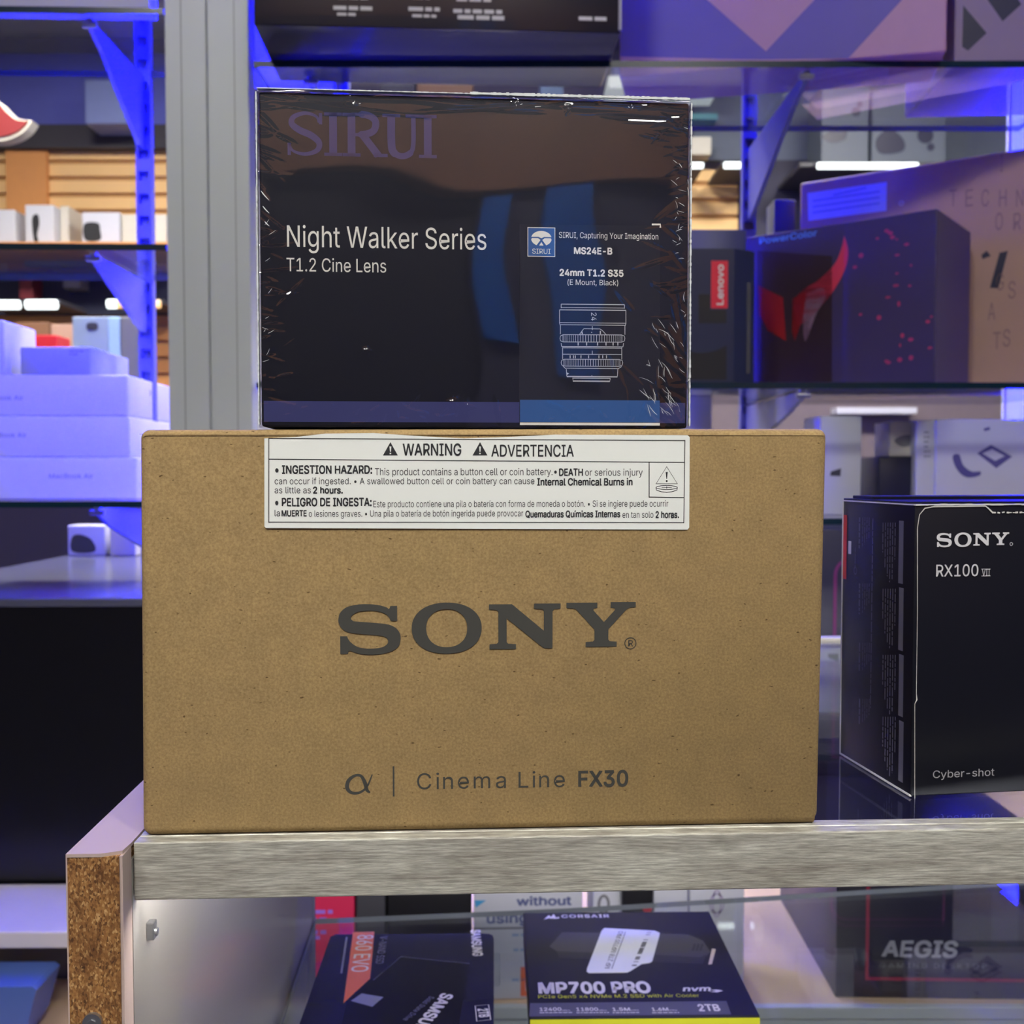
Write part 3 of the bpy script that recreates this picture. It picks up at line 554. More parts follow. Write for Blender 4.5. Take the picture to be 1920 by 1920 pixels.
P = Print(); c = kf((1182, 1206)); P.ring(c[0], c[1], .0020, .0020, .00028, 28); P.text('R', c[0] - .00075, c[0] + .00095, c[1] - .0011, .0022, 0.0); P.build('registered_mark', M['ink_dark'], kc)
P = Print()
def kt(P, s, x0, x1, yb, yc, bold=0.0, space=1.0, fr=kf):
    a = fr((x0, yb)); b = fr((x1, yb)); c = fr((x0, yc)); P.text(s, a[0], b[0], a[1], c[1] - a[1], bold, space)
kt(P, 'Cinema Line', 782, 1059, 1480, 1450, -0.012, 1.25)
kt(P, 'FX30', 1084, 1178, 1475, 1446, 0.022)
x, y = kf((738, 1465)); P.rect(x - .0003, y - .0054, x + .0003, y + .0054)
al = lambda u, v: kf((648 + u, 1487 - v))
P.line([al(*p) for p in curve([(50, 35), (40, 12), (26, 1), (11, 1), (3, 10), (6, 24), (18, 33), (29, 32), (36, 20), (40, 6), (46, 1)], 6, False)], [.0004, .0007, .0009, .0011, .0014, .0013, .0009, .0010, .0014, .0012, .0005])
P.build('model_lettering', M['ink_dark'], kc)
# warning sticker
wl = Print(); q = [kf(p) for p in ((496, 822), (560, 819), (610, 813), (700, 812), (790, 818), (870, 822), (960, 819), (1040, 815), (1289, 816), (1293, 820), (1292, 989), (1289, 993), (499, 990), (496, 987))]
bm = bmesh.new(); prism(bm, q, -0.00025, 0.0004); wl = link('warning_label', bm, M['paper'], kc); wl['label'] = 'white warning sticker'
lf = lambda p: KF.front(p[0], p[1], -0.00025)
P = Print()
def seg(P, a, b, w=.0003): P.line([lf(a), lf(b)], w)
seg(P, (504, 822), (1284, 826)); seg(P, (504, 979), (1282, 980)); seg(P, (504, 821), (504, 980)); seg(P, (1284, 825), (1282, 981))
seg(P, (504, 861), (1284, 867)); seg(P, (1217, 867), (1217, 933)); seg(P, (1217, 932), (1282, 933))
P.build('ruled_border', M['ink_black'], wl, off=-0.0003)
P = Print(); lt = lambda s, a, b, yb, yc, bold=0.0: kt(P, s, a, b, yb, yc, bold, 1.0, lf)
lt('WARNING', 755, 865, 854, 832, 0.016); lt('ADVERTENCIA', 921, 1076, 856, 834, 0.012)
lt('\u2022 INGESTION HAZARD:', 516, 698, 888, 873, 0.028); lt('This product contains a button cell or coin battery.', 703, 1036, 891, 878); lt('\u2022', 1039, 1044, 890, 878, .02); lt('DEATH', 1048, 1093, 892, 879, 0.03); lt('or serious injury', 1097, 1205, 892, 879)
lt('can occur if ingested. \u2022 A swallowed button cell or coin battery can cause', 515, 1002, 908, 896); lt('Internal Chemical Burns in', 1007, 1186, 910, 897, 0.028)
lt('as little as', 515, 583, 925, 913); lt('2 hours.', 587, 643, 925, 913, 0.03)
lt('\u2022 PELIGRO DE INGESTA:', 516, 697, 949, 934, 0.028); lt('Este producto contiene una pila o bater\u00eda con forma de moneda o bot\u00f3n. \u2022 Si se ingiere puede ocurrir', 700, 1253, 951, 939)
lt('la', 515, 525, 968, 956); lt('MUERTE', 528, 575, 968, 957, .03); lt('o lesiones graves. \u2022 Una pila o bater\u00eda de bot\u00f3n ingerida puede provocar', 579, 981, 969, 957); lt('Quemaduras Qu\u00edmicas Internas', 985, 1163, 970, 958, .028); lt('en tan solo', 1167, 1225, 971, 959); lt('2 horas.', 1229, 1273, 971, 959, .03)
P.build('warning_text', M['ink_black'], wl, off=-0.0003)
for x in (732, 900):
    P = Print()
    tri = [lf((x - 14, 854)), lf((x + 14, 854)), lf((x, 829))]
    ex = [lf((x - 1.8, 837)), lf((x + 1.8, 837)), lf((x + .9, 847)), lf((x - .9, 847))]; dt = [lf((x - 1.4, 849)), lf((x + 1.4, 849)), lf((x + 1.4, 851.5)), lf((x - 1.4, 851.5))]
    P.poly([tri, ex, dt]); P.build('warning_triangle', M['ink_black'], wl, off=-0.0003)
P = Print()
P.line([lf(p) for p in ((1230, 907), (1270, 907), (1250, 875))], .0003, True)
P.poly([lf((1248, 885)), lf((1252, 885)), lf((1250.6, 898)), lf((1249.4, 898))]); c = lf((1250, 902)); P.ellipse(c[0], c[1], .00036, .00036, 12)
c = lf((1250, 914)); P.ring(c[0], c[1], .0038, .0007, .00022); P.line([(c[0] - .0038, c[1]), (c[0] - .0037, c[1] - .0009), (c[0] - .002, c[1] - .0015), (c[0], c[1] - .0017), (c[0] + .002, c[1] - .0015), (c[0] + .0037, c[1] - .0009), (c[0] + .0038, c[1])], .00025)
P.line([(c[0] - .0018, c[1]), (c[0] + .0018, c[1])], .0002); P.line([(c[0], c[1] - .0004), (c[0], c[1] + .0004)], .0002)
P.build('coin_cell_symbol', M['ink_black'], wl, off=-0.0003)

# ================================================================== the black lens carton in cling film
LF0 = KF.hit(488, 798, KF.w, KF.o + KF.w * .0018)
LF = Frame((LF0.x, LF0.y, CZ + KH), R(4.2))
LW = LF.front(1291, 797)[0]; LH = LF.front(482, 168)[1]; LD = 0.105
lb = thing('lens_box', LF, 'glossy black boxed lens in clear shrink film, standing on the brown cardboard box', 'lens box')
box_part('carton', lb, M['lens_black'], 0.0004, LW - .0004, 0.0004, LD, 0.0003, LH - .0004, 0.0008, 2, True)
l = px2(LF)
P = Print(); P.rect(0.0012, l((600, 791))[1], LW - .0012, l((600, 752))[1]); P.build('lower_band', M['lens_band'], lb, off=0.00034)
P = Print(); a = l((537, 290)); b = l((812, 215)); roman(P, a[0], b[0], a[1], b[1], .2); P.build('brand_lettering', M['dim_violet'], lb, off=0.00034)
P = Print(); t2 = lambda s, a, b, yb, yc, bold=0.0, sp=1.0: kt(P, s, a, b, yb, yc, bold, sp, l)
t2('Night Walker Series', 538, 912, 462, 422); t2('T1.2 Cine Lens', 537, 724, 508, 483)
P.build('title_lettering', M['white_ink'], lb, off=0.00034)
ll = lambda p: LF.front(p[0], p[1], 0.0)
q = [ll(p) for p in ((975, 420), (1238, 424), (1237, 797), (974, 797))]
bm = bmesh.new(); prism(bm, q, -0.00005, 0.0005); pl = link('product_label', bm, M['label_black'], lb); pl['label'] = 'dark specification sticker with a lens drawing'
P = Print(); a = ll((975, 791)); b = ll((1237, 751)); P.rect(a[0], a[1], b[0], b[1]); P.build('blue_strip', M['label_blue'], pl, off=-0.0001)
P = Print(); a = ll((975, 797)); b = ll((1237, 793)); P.rect(a[0], a[1], b[0], b[1]); P.build('white_edge', M['white_ink'], pl, off=-0.0001)
P = Print(); P.line([ll((1222, 421)), ll((1238, 421)), ll((1238, 427))], .0006); P.build('corner_mark', M['white_ink'], pl, off=-0.0001)
P = Print(); t3 = lambda s, a, b, yb, yc, bold=0.0: kt(P, s, a, b, yb, yc, bold, 1.0, ll)
t3('SIRUI, Capturing Your Imagination', 1048, 1234, 446, 435); t3('MS24E-B', 1076, 1148, 476, 464, .03); t3('24mm T1.2 S35', 1049, 1169, 517, 505, .03); t3('(E Mount, Black)', 1064, 1159, 534, 524)
P.build('label_text', M['white_ink'], pl, off=-0.0001)
P = Print(); a = ll((989, 481)); b = ll((1041, 427)); P.rect(a[0], a[1], b[0], b[1]); P.build('emblem_field', M['label_blue'], pl, off=-0.00009)
P = Print(); P.frame(a[0], a[1], b[0], b[1], .00022)
e = lambda u, v: (a[0] + (b[0] - a[0]) * u, a[1] + (b[1] - a[1]) * v)
def arc(t0, t1, n=14): return [e(.5 + .37 * math.cos(R(t0 + (t1 - t0) * k / n)), .62 + .26 * math.sin(R(t0 + (t1 - t0) * k / n))) for k in range(n + 1)]
P.poly(arc(12, 168) + [e(.40, .675), e(.5, .63), e(.60, .675)]); P.poly(arc(188, 242) + [e(.47, .57), e(.38, .63), e(.16, .63)]); P.poly(arc(298, 352) + [e(.84, .63), e(.62, .63), e(.53, .57)]); P.poly([e(.42, .38), e(.58, .38), e(.5, .5)])
roman(P, *e(.17, .1), *e(.83, .27)) if False else P.text('SIRUI', e(.17, .1)[0], e(.83, .1)[0], e(0, .1)[1], e(0, .27)[1] - e(0, .1)[1], .0)
P.build('emblem', M['white_ink'], pl, off=-0.00013)
# line drawing of the lens: coordinates of the photographed drawing
d = lambda u, v: ll((960 + u / 5.647, 400 + v / 5.647))
P = Print(); lw = .00022
def dl(*pts, w=lw): P.line([d(*p) for p in pts], w)
dl((520, 962), (1190, 968), w=.0003); dl((520, 962), (520, 1005)); dl((1190, 968), (1190, 1010)); dl((520, 998), (1190, 1004)); dl((503, 1022), (1205, 1028), w=.0003); dl((503, 1022), (503, 1165)); dl((1205, 1028), (1205, 1170)); dl((503, 1158), (1205, 1164)); dl((512, 1180), (1197, 1186)); dl((503, 1165), (512, 1190)); dl((1205, 1170), (1197, 1192))
dl((512, 1190), (512, 1280)); dl((1195, 1192), (1195, 1285)); dl((710, 1290), (745, 1240), (760, 1222), (930, 1224), (955, 1240), (1000, 1290)); dl((520, 1375), (525, 1410)); dl((1180, 1375), (1175, 1412)); dl((525, 1410), (1175, 1414)); dl((535, 1418), (535, 1545)); dl((1162, 1420), (1162, 1548)); dl((535, 1424), (1162, 1428)); dl((535, 1492), (1162, 1495))
dl((540, 1620), (570, 1645)); dl((1160, 1622), (1120, 1648)); dl((560, 1640), (1130, 1645)); dl((575, 1650), (580, 1725)); dl((1120, 1650), (1115, 1728)); dl((580, 1728), (1115, 1732), w=.0004); dl((640, 1745), (1040, 1748)); dl((645, 1745), (645, 1780), (1035, 1783), (1040, 1748)); dl((645, 1775), (1035, 1778), w=.0004)
for y0, y1, xa, xb in ((1285, 1362, 508, 1195), (1545, 1618, 520, 1172)):
    r = 36
    dl((xa + r, y0), (xb - r, y0 + 3), (xb - 6, y0 + 14), (xb, (y0 + y1) / 2), (xb - 6, y1 - 10), (xb - r, y1 + 3), (xa + r, y1), (xa + 6, y1 - 12), (xa, (y0 + y1) / 2), (xa + 6, y0 + 12), (xa + r, y0))
    n = 34
    for k in range(n):
        t = math.pi * (k + .5) / n; x = (xa + xb) / 2 - math.cos(t) * (xb - xa) / 2 * .92
        dl((x, y0 + 4), (x, y1 - 2), w=.00006 + .00013 * math.sin(t) ** 3)
for x in (700, 790, 905, 995, 1070, 1120): dl((x, 1368), (x, 1400), w=.00035)
for x in (615, 650, 670, 730, 810, 920, 960, 1000): dl((x, 1505), (x, 1535), w=.0003)
dl((850, 1195), (850, 1235)); dl((850, 1455), (850, 1490)); dl((845, 1715), (845, 1725)); dl((738, 1250), (745, 1280), w=.0004); dl((935, 1245), (935, 1280), w=.0004); dl((840, 1255), (845, 1265), w=.0003)
aa = d(838, 1052); P.text('24', aa[0], aa[0] + .0028, aa[1], .0019, 0.0, 1.0, 0, -90)
P.poly([d(580, 1685), d(605, 1695), d(582, 1712)])
P.build('lens_drawing', M['line_grey'], pl, off=-0.0001)
# shrink film: a fine skin whose margins are puckered
def film():
    nx, nz = 300, 236
    rr = random.Random(11); ridges = []
    def add(u, v, ang, ln, wd, h): ridges.append((u, v, math.cos(ang), math.sin(ang), ln, wd, h))
    for k in range(120):
        s = rr.random(); v = rr.random() * LH
        if s < .42: u = rr.random() ** 2 * .010 + .0006; ang = rr.gauss(0.1, .35) - (.7 if .55 < v / LH < .85 else 0)
        else: u = LW - rr.random() ** 2 * .014 - .0004; ang = rr.gauss(2.2 if v < .045 else .2, .5)
        add(u, v, ang, rr.uniform(.002, .006), rr.uniform(.0003, .0006), rr.uniform(.00008, .00024) * (1.5 if s < .42 else .8) * rr.choice((1, 1, -1)))
    for k in range(12): add(LW - rr.random() ** 1.4 * .026, rr.random() ** 1.3 * .045, rr.gauss(2.1, .35), rr.uniform(.003, .008), rr.uniform(.0003, .0006), rr.uniform(.00006, .00018))
    for k in range(34): add(rr.random() * LW, LH - .001 - rr.random() ** 2 * .007, rr.gauss(-.03, .06), rr.uniform(.006, .02), rr.uniform(.0003, .0007), rr.uniform(.0001, .0003) * rr.choice((1, -1)))
    for k in range(40): add(rr.random() * LW, .001 + rr.random() * .008, rr.uniform(0, 3.1), rr.uniform(.001, .004), rr.uniform(.0003, .0006), rr.uniform(.0001, .0003))
    for u, v in ((.0315, LH - .0035), (.0885, LH - .002), (.107, LH - .003), (.0365, .0265), (.066, .009), (.072, .008)):
        for k in range(4): add(u + rr.gauss(0, .0006), v + rr.gauss(0, .0006), rr.uniform(0, 3), .0012, .0003, .0004)
    H = [[0.0] * (nz + 1) for _ in range(nx + 1)]
    for (u, v, c, s, ln, wd, h) in ridges:
        i0, i1 = int((u - ln * 2) / LW * nx), int((u + ln * 2) / LW * nx) + 1; j0, j1 = int((v - ln * 2) / LH * nz), int((v + ln * 2) / LH * nz) + 1
        for i in range(max(0, i0), min(nx, i1) + 1):
            for j in range(max(0, j0), min(nz, j1) + 1):
                a, b = i / nx * LW - u, j / nz * LH - v
                p, q = a * c + b * s, -a * s + b * c
                t = (p / ln) ** 2 + (q / wd) ** 2
                if t < 8: H[i][j] += h * math.exp(-t)
    bm = bmesh.new(); V = []
    for i in range(nx + 1):
        row = []
        for j in range(nz + 1):
            x, z = i / nx * LW, j / nz * LH
            soft = .00012 * math.sin(x * 61 + 1.3 * math.sin(z * 47)) * math.sin(z * 53 + .7) 
            row.append(bm.verts.new((x, -0.0006 - max(-.0002, min(.0009, H[i][j])) - soft, z)))
        V.append(row)
    for i in range(nx):
        for j in range(nz): bm.faces.new((V[i][j], V[i + 1][j], V[i + 1][j + 1], V[i][j + 1]))
    # wrap over the top and the two sides
    def ext(edge, dx, dz):
        prev = edge
        for k, (yy, o) in enumerate(((.0004, .0004), (.0012, .0006), (LD, .0006))):
            nw = [bm.verts.new((v.co.x + dx * o, yy, v.co.z + dz * o)) for v in edge]
            for m in range(len(edge) - 1): bm.faces.new((prev[m], prev[m + 1], nw[m + 1], nw[m]))
            prev = nw
    ext([V[i][nz] for i in range(nx + 1)], 0, 1); ext(V[0], -1, 0); ext(V[nx], 1, 0)
    bmesh.ops.recalc_face_normals(bm, faces=list(bm.faces))
    fo = link('shrink_film', bm, M['film'], lb, True)
    # gathered film along top and side edges, its lit look painted white
    def seam(a, b, w0, w1):
        b3 = bmesh.new(); a, b = Vector(a), Vector(b); n = int((b - a).length / .0009)
        along_x = abs(b.x - a.x) > abs(b.z - a.z)
        for k in range(n):
            p = a + (b - a) * (k / n); q = a + (b - a) * ((k + 1.15) / n); t = w0 + (w1 - w0) * rr.random()
            if along_x: cube(b3, p.x, q.x, -.0009, .0012, p.z - t * .4, p.z + t * .6)
            else: cube(b3, p.x - t * .5, p.x + t * .5, -.0008, .0014, p.z, q.z)
        link('film_edge_highlight', b3, M['highlight'], fo)
    seam((.073, 0, LH + .0004), (LW - .0006, 0, LH + .0004), .0006, .0011)
    seam((0, 0, LH + .0003), (.073, 0, LH + .0003), .0002, .0004)
    seam((LW + .0002, 0, .001), (LW + .0002, 0, LH - .001), .0002, .0007)
    seam((-.0003, 0, .001), (-.0003, 0, LH - .001), .0002, .0005)
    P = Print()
    def glint(u, v, ang, ln, wd, bend):
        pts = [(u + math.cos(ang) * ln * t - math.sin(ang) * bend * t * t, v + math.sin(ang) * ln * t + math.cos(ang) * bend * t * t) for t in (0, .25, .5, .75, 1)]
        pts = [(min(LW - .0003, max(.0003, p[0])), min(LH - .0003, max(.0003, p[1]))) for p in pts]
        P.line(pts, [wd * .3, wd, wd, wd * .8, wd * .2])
    for k in range(34): glint(LW - .0008 - rr.random() * .0045, LH * (.12 + .8 * rr.random()), rr.gauss(2.4, .6), rr.uniform(.0008, .0032), rr.uniform(.00008, .0002), rr.gauss(0, .0006))
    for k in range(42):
        t = rr.random(); glint(LW - .003 - rr.random() * .012, .004 + rr.random() ** 1.3 * .032, rr.gauss(2.15, .3), rr.uniform(.0012, .0055), rr.uniform(.00008, .0002), rr.gauss(0, .0008))
    for k in range(3): glint(.0012 + k * .0006, LH * (.70 - .045 * k), -.95, .0042 - .001 * k, .00032, .0004)
    for k in range(10): glint(.001 + rr.random() * .003, LH * (.12 + .5 * rr.random()), rr.gauss(.5, .4), rr.uniform(.001, .003), .0001, .0003)
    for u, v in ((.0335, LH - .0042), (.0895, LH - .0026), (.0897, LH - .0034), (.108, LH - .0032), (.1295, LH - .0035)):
        for k in range(3): glint(u + rr.gauss(0, .0006), v + rr.gauss(0, .0004), rr.uniform(0, 3), .0007, .00018, 0)
    P.build('film_glints', M['highlight'], fo, off=-.0016)['kind'] = 'stuff'  # glints on the film, drawn as white strokes
    return fo
M['highlight'] = mat('film_highlight_white', (214, 220, 222), 0.25)  # white standing in for glints and lit film edges
M['film'] = glassy('shrink_film', (0.93, 0.93, 0.94), 1.5, 0.025, 1.0, 0.035)
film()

# ================================================================== the compact-camera carton
XF = Frame(at(1708, 1500, 0.397), R(7.6)); XF.o.z = CZ
XH = XF.front(1713, 946)[1]; XD = XF.side(1575, 1420)[0]; XW = 0.105
xb = thing('camera_box', XF, 'black boxed compact camera with silver lettering, on the counter beside the brown cardboard box', 'camera box')
box_part('carton', xb, M['cam_black'], 0, XW, 0.0003, XD, 0, XH, 0.0006, 2, True)
xf = px2(XF)
P = Print(); a = xf((1756, 1026)); b = xf((1892, 998)); wordmark(P, a[0], b[0], a[1], b[1]); c = xf((1896, 1020)); P.ring(c[0], c[1], .0006, .0006, .0002, 12); P.build('brand_lettering', M['silver_ink'], xb)
P = Print(); t4 = lambda s, a, b, yb, yc, bold=0.0, sp=1.0: kt(P, s, a, b, yb, yc, bold, sp, xf)
t4('RX100', 1755, 1834, 1081, 1059, .005); t4('VII', 1841, 1856, 1080, 1067, 0.0)
for y in (1080, 1067): a = xf((1840, y)); b = xf((1857, y)); P.rect(a[0], a[1] - .0001, b[0], a[1] + .0001)
P.build('model_lettering', M['silver_ink'], xb)
P = Print(); kt(P, 'Cyber-shot', 1749, 1864, 1459, 1445, 0.0, 1.0, xf); P.build('series_lettering', mat('soft_grey_ink', (150, 150, 156), 0.4), xb)
# tuck flap on the front: worn outline
P = Print()
wv = random.Random(5)
o = [(1715, 1498), (1715, 1320), (1719, 1312), (1718, 1300), (1720, 1150), (1720, 990), (1724, 965), (1734, 953), (1750, 950), (1848, 949), (1853, 953), (1862, 962)]
P.line([xf(p) for p in o], [.0002, .0002, .0005, .0002, .00018, .0003, .0003, .0004, .0004, .0004, .0005, .0006])
x = 1862
while x < 1990:
    P.line([xf((x, 961)), xf((x + 5, 960 + wv.random() * 2))], .0003 + wv.random() * .0004); x += wv.uniform(4, 9)
P.build('tuck_flap_edge', M['edge_white'], xb)
bm = bmesh.new()
for k in range(40):
    x = XW * k / 40; cube(bm, x, x + XW / 40, -0.0002, 0.0006, XH - .0003 - wv.random() * .0002, XH + .0001 + wv.random() * .0002)
link('worn_top_edge', bm, M['edge_white'], xb)
bm = bmesh.new(); cube(bm, 0.0002, XW, 0.008, XD, XH, XH + .0009, .0002); cube(bm, 0.004, XW, XD - .02, XD - .001, XH + .0009, XH + .0022, .0002); link('lid', bm, M['cam_black'], xb)
# side panel: dim print turned on its side
sidepx = lambda x, y: (lambda q: (-q[0], q[1]))(XF.side(x, y, 0.0))
P = Print()
for x0, x1, ys in ((1686, 1693, ((976, 1091), (1101, 1217), (1226, 1341), (1350, 1464))),):
    for k, (ya, yb) in enumerate(ys):
        A = sidepx(x0, ya); B = sidepx(x1, yb + 4); P.rect(A[0], B[1], B[0], A[1])
P.build('heading_bars', M['cam_grey'], xb, 'left', -0.00006)
P = Print()
def vline(x, ya, yb, h):
    A = sidepx(x, ya); B = sidepx(x, yb); r = random.Random(int(x * 31 + ya)); z = A[1]
    while z > B[1]:
        e = max(B[1], z - r.uniform(.0012, .005)); P.rect(A[0] - h / 2, e, A[0] + h / 2, z); z = e - .0006
for ya in (978, 1102, 1226, 1342):
    for k, ln in enumerate((.62, .95, 1, .9, .75, .5)): vline(1679 - k * 4.6, ya + 2, ya + 2 + 112 * ln, .0006)
for ya, n in ((970, 60), (1094, 58), (1205, 55), (1310, 48)):
    vline(1612, ya, ya + n, .0013)
    for k in range(4): vline(1618 + k * 4, ya, ya + n * (.95 - .1 * k), .0005)
vline(1637, 972, 1330, .0007); vline(1604, 1027, 1063, .0005)
A = sidepx(1604, 1070); P.ring(A[0], A[1], .0013, .0015, .0005)
P.build('side_print', M['cam_grey'], xb, 'left', -0.00006)
P = Print(); A = sidepx(1591, 1014); B = sidepx(1596, 1039); P.rect(A[0], B[1], B[0], A[1]); P.build('small_white_mark', M['silver_ink'], xb, 'left', -0.00006)
bm = bmesh.new(); cube(bm, -.0003, .0006, .0006, XD, -.00005, .0007); cube(bm, -.0003, .0006, XD - .0006, XD + .0001, 0, XH); cube(bm, -.0003, .0004, .0006, XD, XH - .0004, XH + .0001)
link('worn_side_edge', bm, M['edge_white'], xb)
P = Print(); A = sidepx(1590, 966); B = sidepx(1590, 1087); P.rect(-XD + .0007, B[1], -XD + .0042, A[1]); P.build('orange_stripe', M['orange_red'], xb, 'left', -0.0001)

# ================================================================== things inside and under the counter
deck_z = EYE.z - 0.522
DK = mat('pale_deck_laminate', (210, 182, 146), 0.35, vary=0.06, scale=8)
def deckpart(name, parent, m, x0, x1, y0, y1, z0, z1): return box_part(name, parent, m, x0, x1, y0, y1, z0, z1, 0.002, 2)

# boxed drive lying flat, text turned on its side
def flat_frame(px, py, Y, yaw, z):
    p = at(px, py, Y); return Frame((p.x, p.y, z), yaw)
shelf_z = CF.o.z + SH
TH = 0.022
zt = shelf_z + TH
def fit_flat(c, z):
    """corner pixels (near-left, near-right, far-right, far-left) of a flat top at height z -> frame, width, depth"""
    p = [at_z(x, y, z) for x, y in c]
    u = ((p[1] - p[0]) + (p[2] - p[3])) / 2; v = ((p[3] - p[0]) + (p[2] - p[1])) / 2
    return p, u, v
# --- the drive box with the yellow front edge
EA = at_z(994, 1908, zt); EB = at_z(1418, 1905, zt); EC = at_z(1360, 1709, zt); ED = at_z(1006, 1712, zt)
yaw = math.atan2((EB - EA).y + (EC - ED).y, (EB - EA).x + (EC - ED).x)
MW = ((EB - EA).length + (EC - ED).length) / 2; MD = ((ED - EA).length + (EC - EB).length) / 2
MF = Frame((EA.x, EA.y, shelf_z), yaw)
mp = thing('drive_box', MF, 'black boxed drive with a yellow lower edge and white barcode sticker, under the counter', 'drive box')
box_part('carton', mp, mat('drive_box_black', (38, 37, 44), 0.45, spec=0.2), 0, MW, 0, MD, 0, TH, 0.0006, 2, True)
P = Print(); P.rect(0, .001, MW, TH - .0012); P.build('yellow_edge', mat('bright_yellow_ink', (206, 210, 40), 0.5), mp)
def mt(px, py): return MF.top(px, py, TH)
def tk(P, s, x0, x1, yb, yc, bold=0.0, sp=1.0, shear=0.0, f=mt):
    a = f(x0, yb); b = f(x1, yb); c = f(x0, yc); P.text(s, a[0], b[0], a[1], c[1] - a[1], bold, sp, shear)
o = TH + .00006
P = Print(); tk(P, 'CORSAIR', 1053, 1143, 1721, 1715.5, .02, 1.2)
f = lambda x, y: mt(x, y)
for tri in (((1019, 1725), (1029, 1716), (1034, 1720)), ((1030, 1723), (1038, 1714), (1043, 1721)), ((1034, 1723.5), (1048, 1719), (1049, 1722))): P.poly([f(*p) for p in tri])
P.build('brand_lettering', M['white_ink'], mp, 'top', o)
P = Print(); tk(P, 'MP700 PRO', 1010, 1223, 1863, 1843, .035); P.build('title_lettering', M['white_ink'], mp, 'top', o)
P = Print(); tk(P, 'nvm', 1280, 1335, 1859, 1850, .03, 1.0, .25); P.poly([f(*p) for p in ((1330, 1856), (1345, 1856), (1356, 1858), (1345, 1861), (1330, 1860), (1344, 1858.5))]); tk(P, '2TB', 1311, 1352, 1896, 1884, .03); P.build('white_lettering', M['white_ink'], mp, 'top', o + .00008)
P = Print(); tk(P, 'PCIe Gen5 x4 NVMe M.2 SSD with Air Cooler', 1009, 1313, 1872, 1866, .005); P.build('yellow_lettering', bpy.data.materials['bright_yellow_ink'], mp, 'top', o)
P = Print(); P.poly([f(*p) for p in ((994, 1881), (1362, 1877), (1371, 1902), (992, 1906))]); P.build('grey_band', mat('slate_band', (84, 84, 98), 0.5), mp, 'top', o)
P = Print()
for s, s2, a, b in (('12400', 'MB/s', 1012, 1053), ('11800', 'MB/s', 1081, 1122), ('1.5M', 'IOPS', 1149, 1182), ('1.6M', 'IOPS', 1223, 1254)):
    tk(P, s, a, b, 1896, 1890, .02); tk(P, s2, b + 1, b + 16, 1896, 1893.5); A = f(a, 1900); B = f(b + 20, 1900); P.greek(A[0], B[0], A[1], .0008, 3)
P.build('small_white_lettering', M['white_ink'], mp, 'top', o + .00008)
P = Print(); P.poly([f(*p) for p in ((1030, 1775), (1054, 1748), (1290, 1752), (1318, 1764), (1332, 1785), (1312, 1806), (1048, 1795), (1044, 1784))]); P.build('module_picture', mat('dim_graphite_ink', (58, 57, 62), 0.5), mp, 'top', o)
P = Print(); P.poly([f(*p) for p in ((1044, 1784), (1225, 1790), (1312, 1795), (1325, 1790), (1318, 1808), (1048, 1796))])
for k in range(3): P.line([f(1299 + k * 7, 1783), f(1303 + k * 7, 1770)], .0016)
P.build('module_shadow_side', mat('deep_graphite_ink', (28, 27, 32), 0.5), mp, 'top', o + .00004)
P = Print(); P.poly([f(*p) for p in ((1328, 1809), (1335, 1779), (1342, 1780), (1335, 1808))]); P.build('contact_strip', mat('pale_gold_ink', (196, 182, 160), 0.4), mp, 'top', o + .00008)
st = [f(*p) for p in ((1100, 1822), (1101, 1816), (1128, 1746), (1133, 1741), (1228, 1746), (1237, 1750), (1236, 1756), (1223, 1803), (1218, 1806), (1203, 1808), (1184, 1820), (1176, 1824), (1104, 1825))]
bm = bmesh.new(); prism(bm, st, TH + .0001, TH + .0004, 'z'); sk = link('barcode_sticker', bm, M['paper'], mp); sk['label'] = 'white barcode sticker'
P = Print()
A = f(1183, 1816); B = f(1213, 1749); C = f(1192, 1816)
n = 46; r = random.Random(2)
for k in range(n):
    if r.random() < .6:
        t = k / n; t2_ = (k + .75) / n
        p = lambda t, s: (A[0] + (B[0] - A[0]) * t + (C[0] - A[0]) * s, A[1] + (B[1] - A[1]) * t)
        P.poly([p(t, 0), p(t, 1), p(t2_, 1), p(t2_, 0)])
A = f(1143, 1818); B = f(1169, 1748); P.text('MP 2TB MP700 PRO', A[0], A[0] + math.dist(A, B), A[1], .0032, 0, 1, 0, math.degrees(math.atan2(B[1] - A[1], B[0] - A[0])))
A = f(1147, 1818); B = f(1173, 1748); P.line([A, B], .0004)
P.build('sticker_print', M['ink_dark'], sk, 'top', TH + .00052)

# --- the dark blue drive box whose lettering runs down the side
UA = at_z(584, 1925, zt); UB = at_z(952, 1925, zt); UC = at_z(925, 1738, zt); UD = at_z(621, 1752, zt)
EF_yaw = math.atan2((UB - UA).y + (UC - UD).y, (UB - UA).x + (UC - UD).x)
UW = (UC - UD).length; UDp = 0.125
UF = Frame((UD.x, UD.y, shelf_z), EF_yaw - R(2)); UF.o = UF.o - UF.w * UDp; UF.o.z = shelf_z
ub = thing('drive_box', UF, 'dark blue boxed drive with an orange title strip, lying under the counter', 'drive box')
bm = bmesh.new()
rc = .008
prism(bm, [(0, 0), (UW, 0), (UW, UDp - rc), (UW - rc * .1, UDp - rc * .4), (UW - rc * .4, UDp - rc * .1), (UW - rc, UDp), (rc * .4, UDp), (0, UDp - rc * .4)], 0, TH, 'z')
link('carton', bm, mat('deep_blue_black_card', (30, 30, 56), 0.25, spec=0.2), ub)
def ut(px, py): return UF.top(px, py, TH)
o2 = TH + .00008
P = Print(); P.poly([ut(*p) for p in ((662, 1748), (702, 1747), (694, 1835), (644, 1881))]); P.build('orange_strip', mat('orange_pink_ink', (226, 112, 78), 0.5), ub, 'top', o2)
